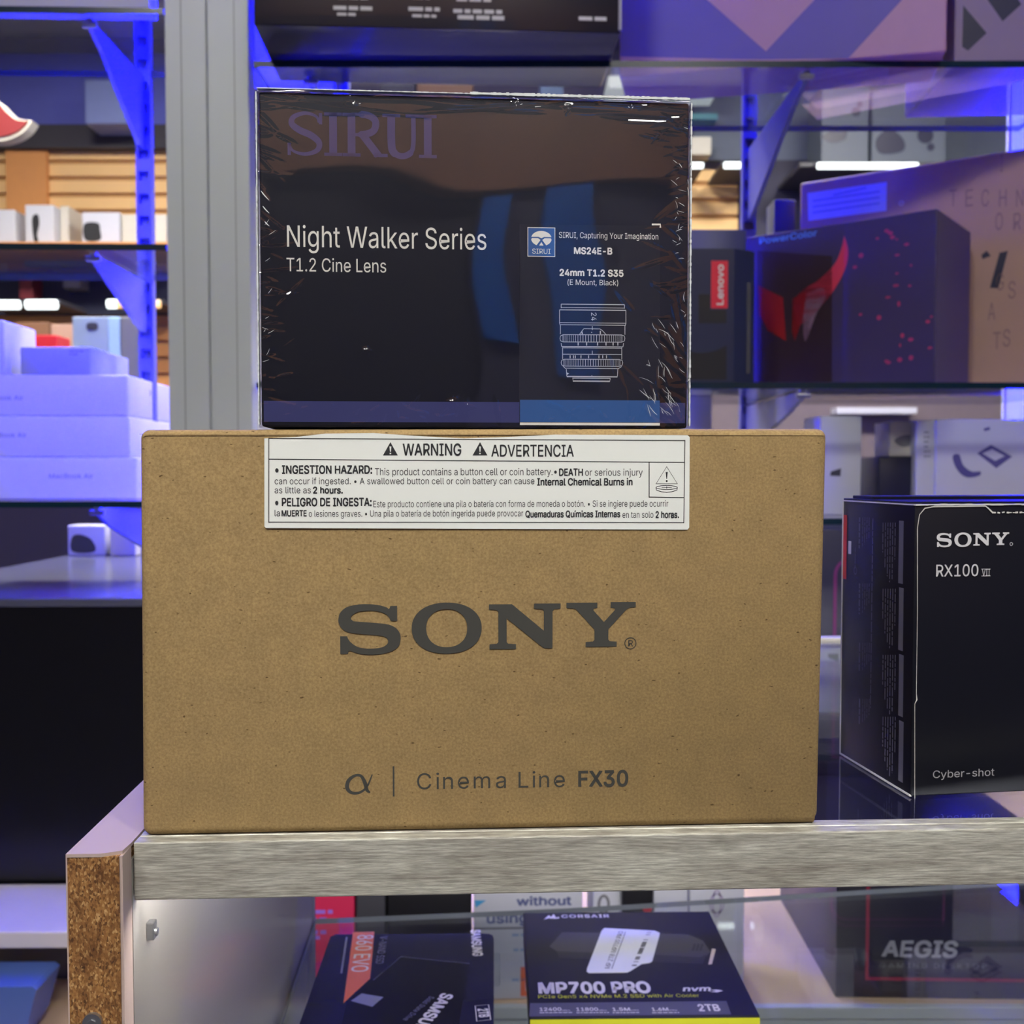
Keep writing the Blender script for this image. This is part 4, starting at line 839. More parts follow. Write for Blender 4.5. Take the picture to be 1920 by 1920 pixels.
def down(P, s, x0, y0, x1, y1, cap, bold=0.0):
    A = ut(x0, y0); B = ut(x1, y1); P.text(s, A[0], A[0] + math.dist(A, B), A[1], cap, bold, 1, 0, math.degrees(math.atan2(B[1] - A[1], B[0] - A[0])))
P = Print(); down(P, '860 EVO', 671, 1754, 658, 1823, .0105, .005); P.build('title_lettering', M['white_ink'], ub, 'top', o2 + .00006)
P = Print(); down(P, 'SAMSUNG', 883, 1744, 887, 1793, .0062, .03); P.build('brand_lettering', M['white_ink'], ub, 'top', o2); P = Print(); down(P, 'SAMSUNG', 830, 1862, 760, 1945, .0072, .03); P.build('brand_lettering', M['white_ink'], ub, 'top', o2)
P = Print(); down(P, '2TB', 896, 1892, 899, 1908, .0056, .03)
q = [ut(*p) for p in ((891, 1886), (916, 1884), (920, 1912), (894, 1915))]; P.line(q, .0005, True)
P.build('capacity_mark', M['white_ink'], ub, 'top', o2)
P = Print(); down(P, 'V-NAND SSD', 713, 1756, 704, 1807, .005); P.build('grey_lettering', mat('mid_grey_ink', (120, 120, 140), 0.5), ub, 'top', o2)
P = Print(); down(P, 'Solid State Drive', 806, 1868, 755, 1912, .0034)
A = ut(650, 1757); B = ut(640, 1825); P.build('grey_lettering', bpy.data.materials['mid_grey_ink'], ub, 'top', o2); P = Print(); P.line([A, B], .0012); P.build('grey_lettering', bpy.data.materials['mid_grey_ink'], ub, 'top', o2)
P = Print(); P.poly([ut(*p) for p in ((752, 1794), (880, 1806), (860, 1925), (640, 1925), (650, 1880), (700, 1838))]); P.build('dark_facet', mat('near_black_blue', (20, 20, 34), 0.25, spec=0.2), ub, 'top', TH + .00004)
P = Print(); P.line([ut(700, 1838), ut(752, 1794), ut(880, 1807)], .0004); P.build('facet_edge', bpy.data.materials['mid_grey_ink'], ub, 'top', o2 + .00004)
P = Print(); P.poly([ut(*p) for p in ((658, 1877), (678, 1863), (719, 1870), (698, 1888))]); P.build('silver_square', mat('pale_silver_blue', (130, 132, 160), 0.4), ub, 'top', o2 + .00004)
bm = bmesh.new(); cube(bm, UW - .001, UW + .004, UDp * .66, UDp * .78, TH * .3, TH, .001); link('clear_tab', bm, M['glass'], ub)

# ================================================================== base deck of the wall cabinets, right of the kraft box
def back(px, py, Y): return at(px, py, Y)
dk = Frame((0, 0, 0), 0)
deck = thing('base_cabinet', Frame((0.02, 0.985, 0), 0), 'low pale base cabinet with an aluminium nosing, behind and below the counter', 'base cabinet')
bz = deck_z
bm = bmesh.new(); cube(bm, -0.26, 1.2, 0.004, 0.75, bz - .03, bz, .001); link('deck_top', bm, DK, deck)
bm = bmesh.new(); cube(bm, -0.26, 1.2, -0.004, 0.004, bz - .012, bz, .0008); cube(bm, -0.26, 1.2, -0.002, 0.004, bz - .028, bz - .013, .0008); link('nosing', bm, M['alu'], deck)
bm = bmesh.new(); cube(bm, -0.26, 1.2, 0.02, 0.75, 0.0, bz - .03); link('carcass', bm, M['grey'], deck)

def stand(name, label, cat, x0, x1, ytop, Y, zb, depth, m, yaw=0.0, group=None, bev=0.0015, right_side=None):
    """an upright box: front-left foot under pixel column x0 at distance Y, width to column x1, height to row ytop, foot height zb"""
    p = at(x0, ytop, Y); fr = Frame((p.x, Y, zb), R(yaw))
    xr = fr.front(x1, ytop)[0]; h = p.z - zb
    t = thing(name, fr, label, cat, group)
    box_part('carton', t, m, 0, xr, 0, depth, 0, h, bev, 2, True)
    t['w'] = xr; t['h'] = h
    return t, fr, xr, h
# big gaming-computer carton
t, fr, W, H = stand('computer_carton', 'big black computer carton with a thin red outline, low behind the counter glass', 'carton', 1570, 1990, 1585, 1.0, bz, 0.235, mat('computer_carton_black', (40, 38, 48), 0.4), -1.5)
g_ = px2(fr)
P = Print(); a, b = g_((1652, 1793)), g_((1796, 1793)); P.text('AEGIS', a[0], b[0], a[1], g_((1652, 1764))[1] - a[1], .03, 1, .12); P.build('title_lettering', mat('worn_silver_ink', (170, 170, 176), 0.4), t)
P = Print(); a, b = g_((1650, 1814)), g_((1850, 1811)); P.text('GAMING DESKTOP', a[0], b[0], a[1], g_((1650, 1805))[1] - a[1], 0, 1.6); P.build('subtitle_lettering', M['grey'], t)
P = Print(); a, b = g_((1622, 1838)), g_((1985, 1600)); P.frame(a[0], a[1], b[0], b[1], .0035); P.build('red_outline', mat('crimson_ink', (150, 36, 60), 0.5), t)
# white carton with big blue-grey lettering
t, fr, W, H = stand('printed_carton', 'white carton with large blue-grey lettering, behind the two boxed drives', 'carton', 888, 1092, 1640, 0.995, bz, 0.12, M['white'], 2)
g_ = px2(fr)
P = Print(); 
for s, x0, x1, yb, yc in (('without', 968, 1072, 1698, 1682), ('using c', 912, 1018, 1731, 1713)):
    a, b, c = g_((x0, yb)), g_((x1, yb)), g_((x0, yc)); P.text(s, a[0], b[0], a[1], c[1] - a[1], .03)
P.build('large_lettering', mat('blue_grey_ink', (96, 104, 150), 0.6), t)
P = Print(); a, b = g_((888, 1744)), g_((1092, 1740)); P.rect(a[0], b[1], b[0], b[1] + .002); P.build('grey_rule', M['grey'], t)
P = Print(); a, b = g_((976, 1868)), g_((1030, 1812)); P.frame(a[0], a[1], b[0], b[1], .005); P.build('orange_frame', mat('orange_ink', (226, 110, 70), 0.5), t)
P = Print()
for k, (x0, x1, y) in enumerate(((960, 990, 1756), (963, 985, 1784), (960, 990, 1840))): a, b = g_((x0, y)), g_((x1, y)); P.greek(a[0], b[0], a[1], .003, k)
pbi = mat('pale_blue_ink', (150, 170, 206), 0.6); P.build('small_print', pbi, t)
P = Print(); P.poly([g_(p) for p in ((890, 1688), (912, 1688), (892, 1702))]); P.build('cyan_corner', mat('cyan_ink', (70, 160, 214), 0.5), t)
# red pack by the inner side wall
t, fr, W, H = stand('red_pack', 'magenta-red pack with blurred white print, standing by the counter side wall', 'pack', 536, 664, 1640, 0.995, bz, 0.05, mat('magenta_red_card', (200, 38, 84), 0.45), 2)
g_ = px2(fr)
P = Print()
for k, (x0, x1, y) in enumerate(((565, 624, 1714), (580, 612, 1728), (570, 612, 1752), (574, 600, 1762), (568, 580, 1792), (570, 578, 1828))): a, b = g_((x0, y)), g_((x1, y)); P.greek(a[0], b[0], a[1], .004, k)
P.build('small_print', mat('lilac_ink', (150, 110, 220), 0.5), t)
t, *_ = stand('dark_pack', 'dark grey pack standing beside the magenta-red one', 'pack', 668, 722, 1640, 0.995, bz, 0.05, M['dgrey'], 2)
t, fr, *_ = stand('dark_pack', 'wide black pack standing left of the white lettered carton', 'pack', 726, 884, 1640, 1.0, bz, 0.06, M['black'], 2)
t, fr, *_ = stand('lavender_pack', 'pale pack with a round grey emblem, right of the white lettered carton', 'pack', 1112, 1166, 1640, 1.03, bz, 0.05, M['white'], 3)
P = Print(); c = px2(fr)((1132, 1696)); P.ring(c[0], c[1], .005, .009, .003, 20); P.build('ring_emblem', M['grey'], t)
t, fr, *_ = stand('black_pack', 'black pack with a red dot, between two pale packs', 'pack', 1168, 1224, 1640, 1.02, bz, 0.05, M['black'], 0)
P = Print(); c = px2(fr)((1214, 1703)); P.ellipse(c[0], c[1], .005, .005, 16); P.build('red_dot', M['red'], t)
t, fr, *_ = stand('white_pack', 'lavender-white pack right of the black pack with the red dot', 'pack', 1226, 1290, 1640, 1.02, bz, 0.05, M['white'], 0)
t, fr, *_ = stand('white_pack', 'white pack with a faint scroll emblem, left of the big computer carton', 'pack', 1293, 1396, 1640, 1.03, bz, 0.05, M['white'], 0)
P = Print(); c = px2(fr)((1344, 1694)); P.ring(c[0], c[1], .004, .014, .002, 20); P.ring(c[0], c[1], .007, .010, .002, 20); P.build('scroll_emblem', mat('faint_mauve_ink', (180, 170, 200), 0.6), t)
# dark navy carton seen between the two camera boxes
t, fr, W, H = stand('navy_carton', 'dark navy carton with a violet outline, in the gap right of the brown cardboard box', 'carton', 1480, 1800, 992, 1.27, bz, 0.2, M['navy'], 0)
g_ = px2(fr); a, b = g_((1562, 1420)), g_((1780, 1048)); q = [(a[0], a[1]), (b[0], a[1]), (b[0], b[1])] + [(a[0] + .02 - .02 * math.sin(R(k * 15)), b[1] - .02 + .02 * math.cos(R(k * 15))) for k in range(7)]
P = Print(); P.line(q, .004, True); P.build('violet_outline', mat('violet_ink', (120, 40, 110), 0.5), t)

# ================================================================== wall cabinets behind the counter
DF = 1.30                                             # distance of the cabinet fronts
# --- the double aluminium upright between the two cabinets
a, b = at(310, 200, DF), at(388.5, 200, DF); c = at(467, 200, DF)
UP = Frame((a.x, DF, 0), 0)
M['seam'] = mat('alu_seam', (128, 134, 132), 0.5)
up = thing('cabinet_upright', UP, 'broad aluminium double upright dividing the two wall cabinets', 'upright')
box_part('post', up, M['alu'], 0, b.x - a.x - .0006, 0, 0.03, 0, 2.05, 0.0012)
bm = bmesh.new(); x1 = c.x - a.x; cube(bm, b.x - a.x + .0006, x1, 0, 0.03, 0, 2.05, 0.0012); link('post', bm, M['alu'], up)
for nm, x0, xx in (('post_groove', .020, .0212), ('post_groove', b.x - a.x + .034, b.x - a.x + .035)):
    box_part(nm, up, M['seam'], x0, xx, -0.0003, 0.001, 0, 2.05)

def led_strip(x, Y, z0, z1, label, face, wide=1.0, m=None, zl=None):
    m = m or M['led']
    """a vertical strip of blue diodes on a slim aluminium channel; face = -1 shines to the left, 1 to the right, 0 toward the room"""
    fr = Frame((x, Y, z0), 0); t = thing('led_strip', fr, label, 'LED strip', 'blue LED strips')
    h = z1 - z0
    box_part('channel', t, M['alu'], -.006 * wide, .006 * wide, -.004, .004, 0, h)
    if face: box_part('diodes', t, m, face * .006 - .0005, face * .006 + .0025 * face, -.0035, .0035, 0.002, h - .002)
    else: box_part('diodes', t, m, -.0045 * wide, .0045 * wide, -.0065, -.004, (zl - z0) if zl else .002, h - .002)
led_strip(a.x + .005, DF + .037, deck_z + .02, 2.02, 'blue LED strip behind the aluminium upright, shining left', -1)
led_strip(c.x - .018, DF + .037, deck_z + .02, 2.02, 'blue LED strip behind the aluminium upright, shining right', 1)
led_strip(at(1908, 500, 1.72).x, 1.72, deck_z, 2.048, 'broad blue LED strip at the right edge, behind the tan carton', 0, 3.5, M['led_side'], at(1900, 900, 1.72).z)
# added unseen canopy, blocks ceiling light from both cabinets
can = thing('added_canopy', Frame((-1.3, 0.95, 2.05), 0), 'added white canopy shading the wall cabinets, out of view', 'canopy')
box_part('panel', can, M['white'], 0, 2.6, 0, .85, 0, .03)
box_part('lip', can, M['alu'], 0, 2.6, -.01, 0, 0, .08)
bm = bmesh.new()
for x in (.1, 1.3, 2.5): tube(bm, (x, .4, .03), (x, .4, 1.15), .006, 8)
link('hanging_rod', bm, M['steel'], can)
cl = thing('led_strip', Frame((-1.2, 1.335, 2.05), 0), 'added long blue fill strip under the added canopy, shining down on the shelves', 'LED strip', 'blue LED strips')  # added fill, gives the box fronts their blue light
box_part('channel', cl, M['alu'], 0, 2.4, 0, .024, -.008, 0)
box_part('diodes', cl, M['fill_led_canopy'], .01, 2.39, .002, .022, -.0105, -.008)
p_, q_ = at(478, 165, 1.66), at(655, 165, 1.66)
bb = thing('glow_board', Frame((p_.x, 1.66, p_.z), 0), 'added pale board catching blue LED light, between the upright and the lens box', 'board')  # added to catch the blue LED glow
box_part('panel', bb, M['white'], 0, q_.x - p_.x, 0, .01, 0, 2.05 - p_.z)

def shelf(label, x0, x1, Y0, Y1, z, yaw=0.0, ox=0.0):
    """glass shelf: front edge from x0 to x1 at distance Y0, top at z"""
    fr = Frame((x0, Y0, z), R(yaw)); L = (x1 - x0)
    bm = bmesh.new(); cube(bm, 0, L, 0, Y1 - Y0, -.008, 0)
    o = link('glass_shelf', bm, [M['glass'], M['glass_edge']], None); o.location = fr.o; o.rotation_euler = (0, 0, fr.yaw)
    for p in o.data.polygons:
        if abs(p.normal.z) < .5: p.material_index = 1
    tag(o, label, 'glass shelf', 'glass shelves of the wall cabinets'); return fr
xl = at(-160, 500, DF).x; xr = a.x - .002
ZL1 = at(150, 13, DF).z; ZL2 = at(150, 457, DF).z; ZL3 = at(150, 940, DF).z
ZR1 = at(1200, 114, DF).z; ZR2 = at(1400, 717, DF).z; ZR3 = at(1560, 972, DF).z
SL1 = shelf('glass shelf at the very top left, just under the photo edge', xl, xr, DF - .006, DF + .2, ZL1, 1.5)
SL2 = shelf('glass shelf on the left at the foot of the white camera boxes', xl, xr, DF - .006, DF + .2, ZL2, 1.5)
SL3 = shelf('glass shelf under the three pale lavender laptop boxes', xl, xr, DF - .006, DF + .2, ZL3 , 1.5)
xr0 = c.x + .006; xr1 = at(2080, 500, DF).x
SR1 = shelf('glass shelf at the top right, under the patterned purple carton', xr0, xr1, DF, DF + .24, ZR1)
SR2 = shelf('glass shelf on the right under the dark carton with the red horn', xr0, xr1, DF, DF + .30, ZR2)
SR3 = shelf('lowest right glass shelf, under the white earphone box', xr0, xr1, DF, DF + .30, ZR3)

def standard(px, Y, label, zf=None):
    zf = deck_z if zf is None else zf
    p = at(px, 400, Y); fr = Frame((p.x, Y, 0), 0)
    t = thing('slotted_standard', fr, label, 'slotted standard', 'slotted shelf standards')
    bm = bmesh.new()
    w_ = .011
    cube(bm, -w_, -w_ + .004, 0, .014, zf, 2.05); cube(bm, w_ - .004, w_, 0, .014, zf, 2.05); cube(bm, -w_ + .004, w_ - .004, .010, .014, zf, 2.05)
    z = zf + .02
    while z < 2.02:
        cube(bm, -w_ + .004, w_ - .004, 0, .0100, z, z + .018); z += .032
    link('rail', bm, M['bracket'], t)
    return fr
def bracket(fr, zs, reach, drop, label):
    """flat blade bracket from a standard to the shelf front, with a clear bumper at its tip"""
    f2 = Frame((fr.o.x, fr.o.y, zs), 0)
    t = thing('shelf_bracket', f2, label, 'shelf bracket', 'shelf brackets of the wall cabinets')
    bm = bmesh.new(); prism(bm, [(-.001, -.010), (-.001, -drop), (-.02, -drop + .002), (-reach * .8, -.034), (-reach, -.018), (-reach, -.010)], -.003, .003, 'x')
    link('blade', bm, M['bracket'], t)
    bm = bmesh.new(); tube(bm, (0, -reach + .004, -.016), (0, -reach + .004, -.0082), .0055, 14); tube(bm, (-.009, -reach + .002, -.015), (.009, -reach + .002, -.015), .004, 12); link('bumper', bm, M['steel'], t)
C2z = at(100, 1122, 1.30).z
SA = standard(270, 1.50, 'slotted metal standard behind the left shelves, near the upright', C2z)
SB = standard(1405, 1.62, 'slotted metal standard behind the right shelves, left of the dark horned carton')
SCc = standard(640, 1.56, 'slotted metal standard behind the black lens box')
for z, dr, lb in ((ZL1, .115, 'bright blue-lit bracket under the top left shelf'), (ZL2, .085, 'blue-lit bracket under the shelf of white camera boxes'), (ZL3, .075, 'blue-lit bracket under the shelf of laptop boxes')): bracket(SA, z, .185, dr, lb)
for z, dr, lb in ((ZR1, .12, 'dark bracket under the top right shelf'), (ZR2, .08, 'bracket under the shelf with the horned carton')): bracket(SB, z, .31, dr, lb)
bracket(SCc, ZR1, .23, .12, 'bracket under the top shelf, behind the black lens box')

# ------------------------------------------------ left cabinet: laptop boxes
def slab(label, name, x1, y0, y1, Y, zb, dep, m, yaw, txt=None, x0=-120, cat='laptop box', group=None):
    pr = at(x1, (y0 + y1) / 2, Y); zt_ = zb + (at(0, y0, Y).z - at(0, y1, Y).z)
    L = pr.x - at(x0, 0, Y).x
    fr = Frame((pr.x, Y, zb), R(yaw)); t = thing(name, fr, label, cat, group)
    box_part('carton', t, m, -L, 0, 0, dep, 0, zt_ - zb, .003, 3, True)
    return t, fr, zt_
LBX = M['white']
z0 = ZL3
inkg = mat('grey_box_ink', (120, 122, 140), 0.5)
zz0 = z0
for k, (xe, ya, yb, tx, lb) in enumerate(((257, 856, 935, (92, 175, 897), 'lowest of the three stacked lavender-white laptop boxes'), (243, 779, 856, (-30, 50, 820), 'middle one of the three stacked lavender-white laptop boxes'), (240, 700, 778, (-38, 44, 750), 'topmost of the three stacked lavender-white laptop boxes'))):
    t, fr, z1_ = slab(lb, 'laptop_box', xe, ya, yb, DF + .09 + .003 * k, zz0, .20, LBX, 1.5, group='three stacked laptop boxes')
    g_ = px2(fr); P = Print(); A, B = g_((tx[0], tx[2])), g_((tx[1], tx[2])); P.text('MacBook Air', A[0], B[0], A[1], .0062, .01); P.build('name_lettering', inkg, t)
    c_ = fr.side(282, (ya + yb) / 2 - 2, 0); P = Print(); P.ellipse(c_[0], c_[1], .003, .005, 12); P.build('side_mark', inkg, t, 'right', .0002)
    zz0 = z1_
t, fr, _ = slab('upright lavender box at the left edge, on top of the laptop boxes', 'tablet_box', 8, 597, 700, DF + .095, zz0, .10, LBX, 1.5, x0=-90, cat='box')
P = Print(); P.ellipse(.05, .035, .003, .005, 12); P.build('side_mark', inkg, t, 'right', .0002)
t, fr, _ = slab('grey-blue box lying on the laptop boxes, its right end glowing blue', 'flat_box', 170, 643, 697, DF + .105, zz0, .14, mat('pale_blue_grey_card', (150, 156, 176), 0.5), 0, x0=25, cat='box')
P = Print(); g_ = px2(fr)
for k in range(2): A, B = g_((130, 660 + k * 6)), g_((158 - k * 12, 660 + k * 6)); P.greek(A[0], B[0], A[1], .002, k)
P.build('small_print', inkg, t)
# top left shelf: white box just cut by the photo edge
t, fr, W, H = stand('white_box', 'lavender-white box at the top left edge of the photo', 'box', -60, 280, -70, DF + .004, ZL1, .03, LBX, 1.5)

# ------------------------------------------------ right cabinet, top shelf
def over(name, label, cat, x0, y0, x1, y1, z, h, dep, m, bev=.002):
    """box on a shelf whose lower front edge runs from pixel (x0, y0) to (x1, y1) at shelf height z"""
    p, q = at_z(x0, y0, z), at_z(x1, y1, z); d = q - p
    fr = Frame(p, math.atan2(d.y, d.x)); t = thing(name, fr, label, cat)
    box_part('carton', t, m, 0, d.length, 0, dep, 0, h, bev, 2, True)
    return t, fr, d.length
t, fr, L = over('camera_carton', 'black carton with small white print in clear film, top shelf above the lens box', 'carton', 476, 47, 1164, 63, ZR1, .17, .17, mat('film_wrapped_black', (34, 34, 48), 0.3, coat=.5))
g_ = px2(fr)
for grp in (((625, 705, 18, .0055), (632, 668, 29, .004), (634, 690, -2, .004)), ((766, 826, 20, .0055), (773, 818, 32, .004), (774, 806, -2, .004)), ((850, 950, 24, .0055), (858, 950, 36, .006), (856, 930, 2, .0055)), ((1085, 1146, 38, .0055),)):
    P = Print()
    for k, (x0, x1, y, h) in enumerate(grp):
        A, B = g_((x0, y)), g_((x1, y)); P.greek(A[0], B[0], A[1], h * .8, k)
    P.build('small_print', M['silver_ink'], t)
bm = bmesh.new(); cube(bm, L - .003, L + .0012, -.002, .17, .003, .172, .001); link('film_corner', bm, mat('milky_film', (120, 116, 150), 0.3), t)
# purple patterned carton, its corner over the shelf edge
p = at_z(1775, 97, ZR1); YAW = -12
q = Frame(p, R(YAW)); L = .40
PF = Frame(p - q.u * L, R(YAW)); PF.o.z += .0004
Lp = L
t = thing('patterned_carton', PF, 'big mauve carton with darker purple triangles, top right shelf', 'carton')
mauve = mat('mauve_card', (172, 124, 150), 0.45)
box_part('carton', t, mauve, 0, L, 0, .1, 0, .22, .002)
g_ = px2(PF)
P = Print(); g_ = (lambda g: lambda p: (max(.001, min(L - .001, g(p)[0])), max(.001, min(.219, g(p)[1]))))(px2(PF)); P.poly([g_(p) for p in ((1140, -10), (1315, -10), (1436, 96), (1424, 112), (1140, 108))]); P.poly([g_(p) for p in ((1436, 96), (1536, -10), (1700, -10), (1595, 105), (1590, 112), (1424, 112))]); P.build('purple_triangles', mat('deep_violet_card', (78, 58, 150), 0.45), t)
# box with the dark diamonds to its right
g0 = at_z(1792, 116, ZR1)
GF = Frame((g0.x, g0.y + .004, ZR1), R(-4)); t = thing('diamond_carton', GF, 'grey-mauve carton with dark navy diamonds, at the top right corner', 'carton')
box_part('carton', t, mat('grey_mauve_card', (142, 124, 152), 0.5), 0, .2, 0, .2, 0, .22, .002)
g_ = px2(GF)
P = Print(); P.poly([g_(p) for p in ((1806, 10), (1850, 62), (1815, 95), (1804, 88))]); P.build('dark_triangle', M['navy'], t)
P = Print(); P.poly([g_(p) for p in ((1842, -14), (1880, 40), (1915, 8), (1890, -30))]); P.build('dark_diamond', M['navy'], t)

# ------------------------------------------------ right cabinet, middle shelf
cpt = at(1757, 600, DF); yw = R(-38)
w_ = .30
HF = Frame((cpt.x - math.cos(yw) * w_, DF + .004 - math.sin(yw) * w_, ZR2), yw)
hh = at(1757, 389, DF).z - ZR2
t = thing('horned_carton', HF, 'dark blue-purple carton with a red curved horn design, middle right shelf', 'carton')
box_part('carton', t, mat('dark_violet_card', (58, 48, 82), 0.4), 0, w_, 0, .16, 0, hh, .002)
g_ = px2(HF)
P = Print(); P.poly([g_(p) for p in ((1420, 470), (1560, 480), (1560, 716), (1420, 716))]); P.build('dark_panel', mat('dark_maroon_print', (42, 24, 32), 0.4), t)
P = Print(); P.poly([g_(p) for p in curve([(1583, 442, 1), (1590, 470), (1586, 500), (1572, 530), (1548, 565), (1512, 600), (1495, 612, 1), (1488, 575, 1), (1500, 548), (1535, 525), (1565, 495), (1578, 465)])]); P.build('curved_horn', mat('horn_red', (206, 56, 78), 0.35), t)
P = Print(); P.poly([g_(p) for p in ((1486, 560), (1512, 545), (1504, 600), (1490, 640), (1485, 620))]); P.poly([g_(p) for p in ((1422, 535), (1468, 558), (1474, 640), (1440, 620), (1424, 590))]); P.build('red_wedges', mat('deep_red_print', (156, 30, 34), 0.35), t)
P = Print(); P.poly([g_(p) for p in curve([(1512, 552, 1), (1540, 540), (1548, 556), (1530, 590), (1510, 640), (1506, 600)])]); P.build('pale_patch', mat('pale_pink_print', (180, 140, 166), 0.4), t)
P = Print(); rs = random.Random(4)
for k in range(30):
    x, y = rs.uniform(1600, 1755), rs.uniform(420, 700); 
    if rs.random() < .6: x = 1755 - (1755 - x) ** .9
    A = g_((x, y)); P.ellipse(A[0], A[1], rs.uniform(.0012, .0035), rs.uniform(.0012, .0035), 9)
P.build('red_sparks', mat('spark_red', (176, 52, 92), 0.4), t)['kind'] = 'stuff'
P = Print(); A, B = g_((1424, 458)), g_((1532, 446)); P.text('PowerColor', A[0], B[0], A[1], .0085, .01); P.build('blue_lettering', mat('sky_blue_ink', (90, 150, 220), 0.4), t)
# red-tagged pack in front
LFm = Frame((at(1282, 600, 1.304).x, 1.304, ZR2), 0)
lw_ = LFm.front(1376, 600)[0]; lh = LFm.front(1376, 466)[1]
t = thing('tagged_pack', LFm, 'dark blue pack with a red upright name tag, left of the horned carton', 'pack')
bm = bmesh.new(); prism(bm, [(0, 0), (lw_, 0), (lw_ + .03, .02), (lw_ + .03, .06), (0, .06)], 0, lh, 'z'); link('carton', bm, mat('blue_black_card', (34, 42, 72), 0.35), t)
g_ = px2(LFm)
P = Print(); a_, b_ = g_((1333, 578)), g_((1365, 489)); P.rect(a_[0], a_[1], b_[0], b_[1]); tg = P.build('name_tag', mat('bright_red_tag', (226, 38, 62), 0.4), t)
P = Print(); A, B = g_((1356, 572)), g_((1356, 496)); P.text('Lenovo', A[0], A[0] + (B[1] - A[1]), A[1], .0085, .02, 1, 0, 90); P.build('tag_lettering', M['white_ink'], tg, off=-.0005)
P = Print(); a_, b_ = g_((1310, 606)), g_((1362, 552)); P.poly([g_(p) for p in ((1310, 552), (1331, 552), (1331, 581), (1362, 581), (1362, 606), (1310, 606))]); P.build('dark_square', M['black'], t)
P = Print(); P.poly([g_((x, y)) for x, y in curve([(1283, 655, 1), (1310, 662), (1340, 658), (1362, 648, 1), (1362, 712, 1), (1283, 712, 1)])]); P.build('dark_lower_field', M['black'], t)
P = Print(); a_ = LFm.front(1408, 700, .012); b_ = LFm.front(1418, 530, .012); P.rect(lw_ + .019, a_[1], lw_ + .024, b_[1]); P.build('edge_print', M['dgrey'], t, off=.0124)
# low blue box behind the red-tagged pack
t, fr, W, H = stand('blue_pack', 'dark blue pack whose top shows behind the red-tagged pack', 'pack', 1290, 1400, 430, 1.37, ZR2, .06, mat('dusk_blue_card', (52, 56, 104), 0.45), 0)
# tan carton with embossed letters behind
tl, tr = at(1500, 343, 1.60), at(1922, 283, 1.43)
TF = Frame((tl.x, 1.60, ZR2), math.atan2(1.43 - 1.60, tr.x - tl.x)); tw = math.dist((tl.x, 1.60), (tr.x, 1.43)) + .03; th = tl.z - ZR2
t = thing('embossed_carton', TF, 'tall mauve-tan carton with embossed letters, behind the horned carton', 'carton')
box_part('carton', t, M['tan'], 0, tw, 0, .08, 0, th, .004, 3)
g_ = px2(TF)
emb = mat('embossed_letter_ink', (134, 104, 104), 0.5)
for s, xs, y in (('I', (1876,), 322), ('TECHN', (1780, 1810, 1840, 1873, 1905), 388), ('OR', (1866, 1900), 432)):
    P = Print()
    for ch, x in zip(s, xs):
        A, B, C_ = g_((x, y)), g_((x + (14 if ch != 'I' else 4), y)), g_((x, y - 32)); P.text(ch, A[0], B[0], A[1], C_[1] - A[1])
    P.build('embossed_word', emb, t)
P = Print()
for ch, x, y in (('G', 1868, 545), ('A', 1852, 600), ('S', 1890, 560), ('T', 1862, 655), ('S', 1880, 650)):
    A, B, C_ = g_((x, y)), g_((x + 14, y)), g_((x, y - 32)); P.text(ch, A[0], B[0], A[1], C_[1] - A[1])
P.build('embossed_letters', emb, t)
P = Print(); P.poly([g_(p) for p in ((1840, 478), (1850, 470), (1858, 480), (1842, 486))]); P.poly([g_(p) for p in ((1874, 474), (1890, 470), (1872, 540), (1856, 540))]); P.build('dark_slashes', M['navy'], t)
a_, b_ = g_((1514, 410)), g_((1664, 350))
P = Print(); P.poly([g_(p) for p in ((1514, 362), (1663, 341), (1662, 395), (1516, 414))]); sl = P.build('shipping_sticker', mat('pale_blue_sticker', (190, 200, 230), 0.4), t)
P = Print()
for k in range(4): A, B = g_((1562 if k == 0 else 1524, 366 + k * 11)), g_((1625 if k == 0 else 1650, 348 + k * 11 + (4 if k == 0 else 0))); P.line([A, B], .0025)
P.build('sticker_print', mat('faded_blue_ink', (120, 140, 200), 0.5), sl, off=-.0005)
c_ = g_((1690, 381)); P = Print(); P.ring(c_[0], c_[1], .003, .003, .0014, 14); P.build('round_seal', M['offwhite'], t)
t, fr, W, H = stand('grey_pack', 'small dark grey pack left of the tan embossed carton', 'pack', 1452, 1492, 374, 1.62, ZR2, .05, M['dgrey'], 0)

# ------------------------------------------------ right cabinet, lowest shelf
t, fr, W, H = stand('tall_white_box', 'tall lavender-white box just right of the brown cardboard box', 'box', 1538, 1616, 780, 1.41, ZR3, .08, M['white'], 0)
g_ = px2(fr); P = Print(); P.poly([g_(p) for p in ((1556, 892), (1558, 884), (1577, 878), (1576, 893))]); P.build('dark_picture', M['dgrey'], t)
t, fr, W, H = stand('earphone_box', 'big white box with two dark device pictures, lowest right shelf', 'box', 1756, 1950, 786, 1.41, ZR3, .12, M['white'], 0)
g_ = px2(fr)
P = Print(); P.poly([g_(p) for p in curve([(1786, 856), (1798, 852), (1806, 872), (1822, 884), (1838, 884), (1836, 892), (1812, 895), (1794, 880)])]); P.build('device_picture', mat('soft_indigo_ink', (84, 80, 140), 0.5), t)
P = Print(); P.poly([[g_(p) for p in ((1832, 850), (1858, 834), (1898, 856), (1868, 878))], [g_(p) for p in ((1842, 850), (1860, 842), (1884, 855), (1866, 864))]]); P.build('device_picture', bpy.data.materials['soft_indigo_ink'], t)
P = Print(); P.line([g_((1845, 806)), g_((1856, 803))], .004); P.build('small_mark', bpy.data.materials['soft_indigo_ink'], t)
t, fr, W, H = stand('white_side_box', 'narrow white box against the left of the earphone box', 'box', 1718, 1755, 788, 1.415, ZR3, .1, M['white'], 0)
g_ = px2(fr); P = Print()
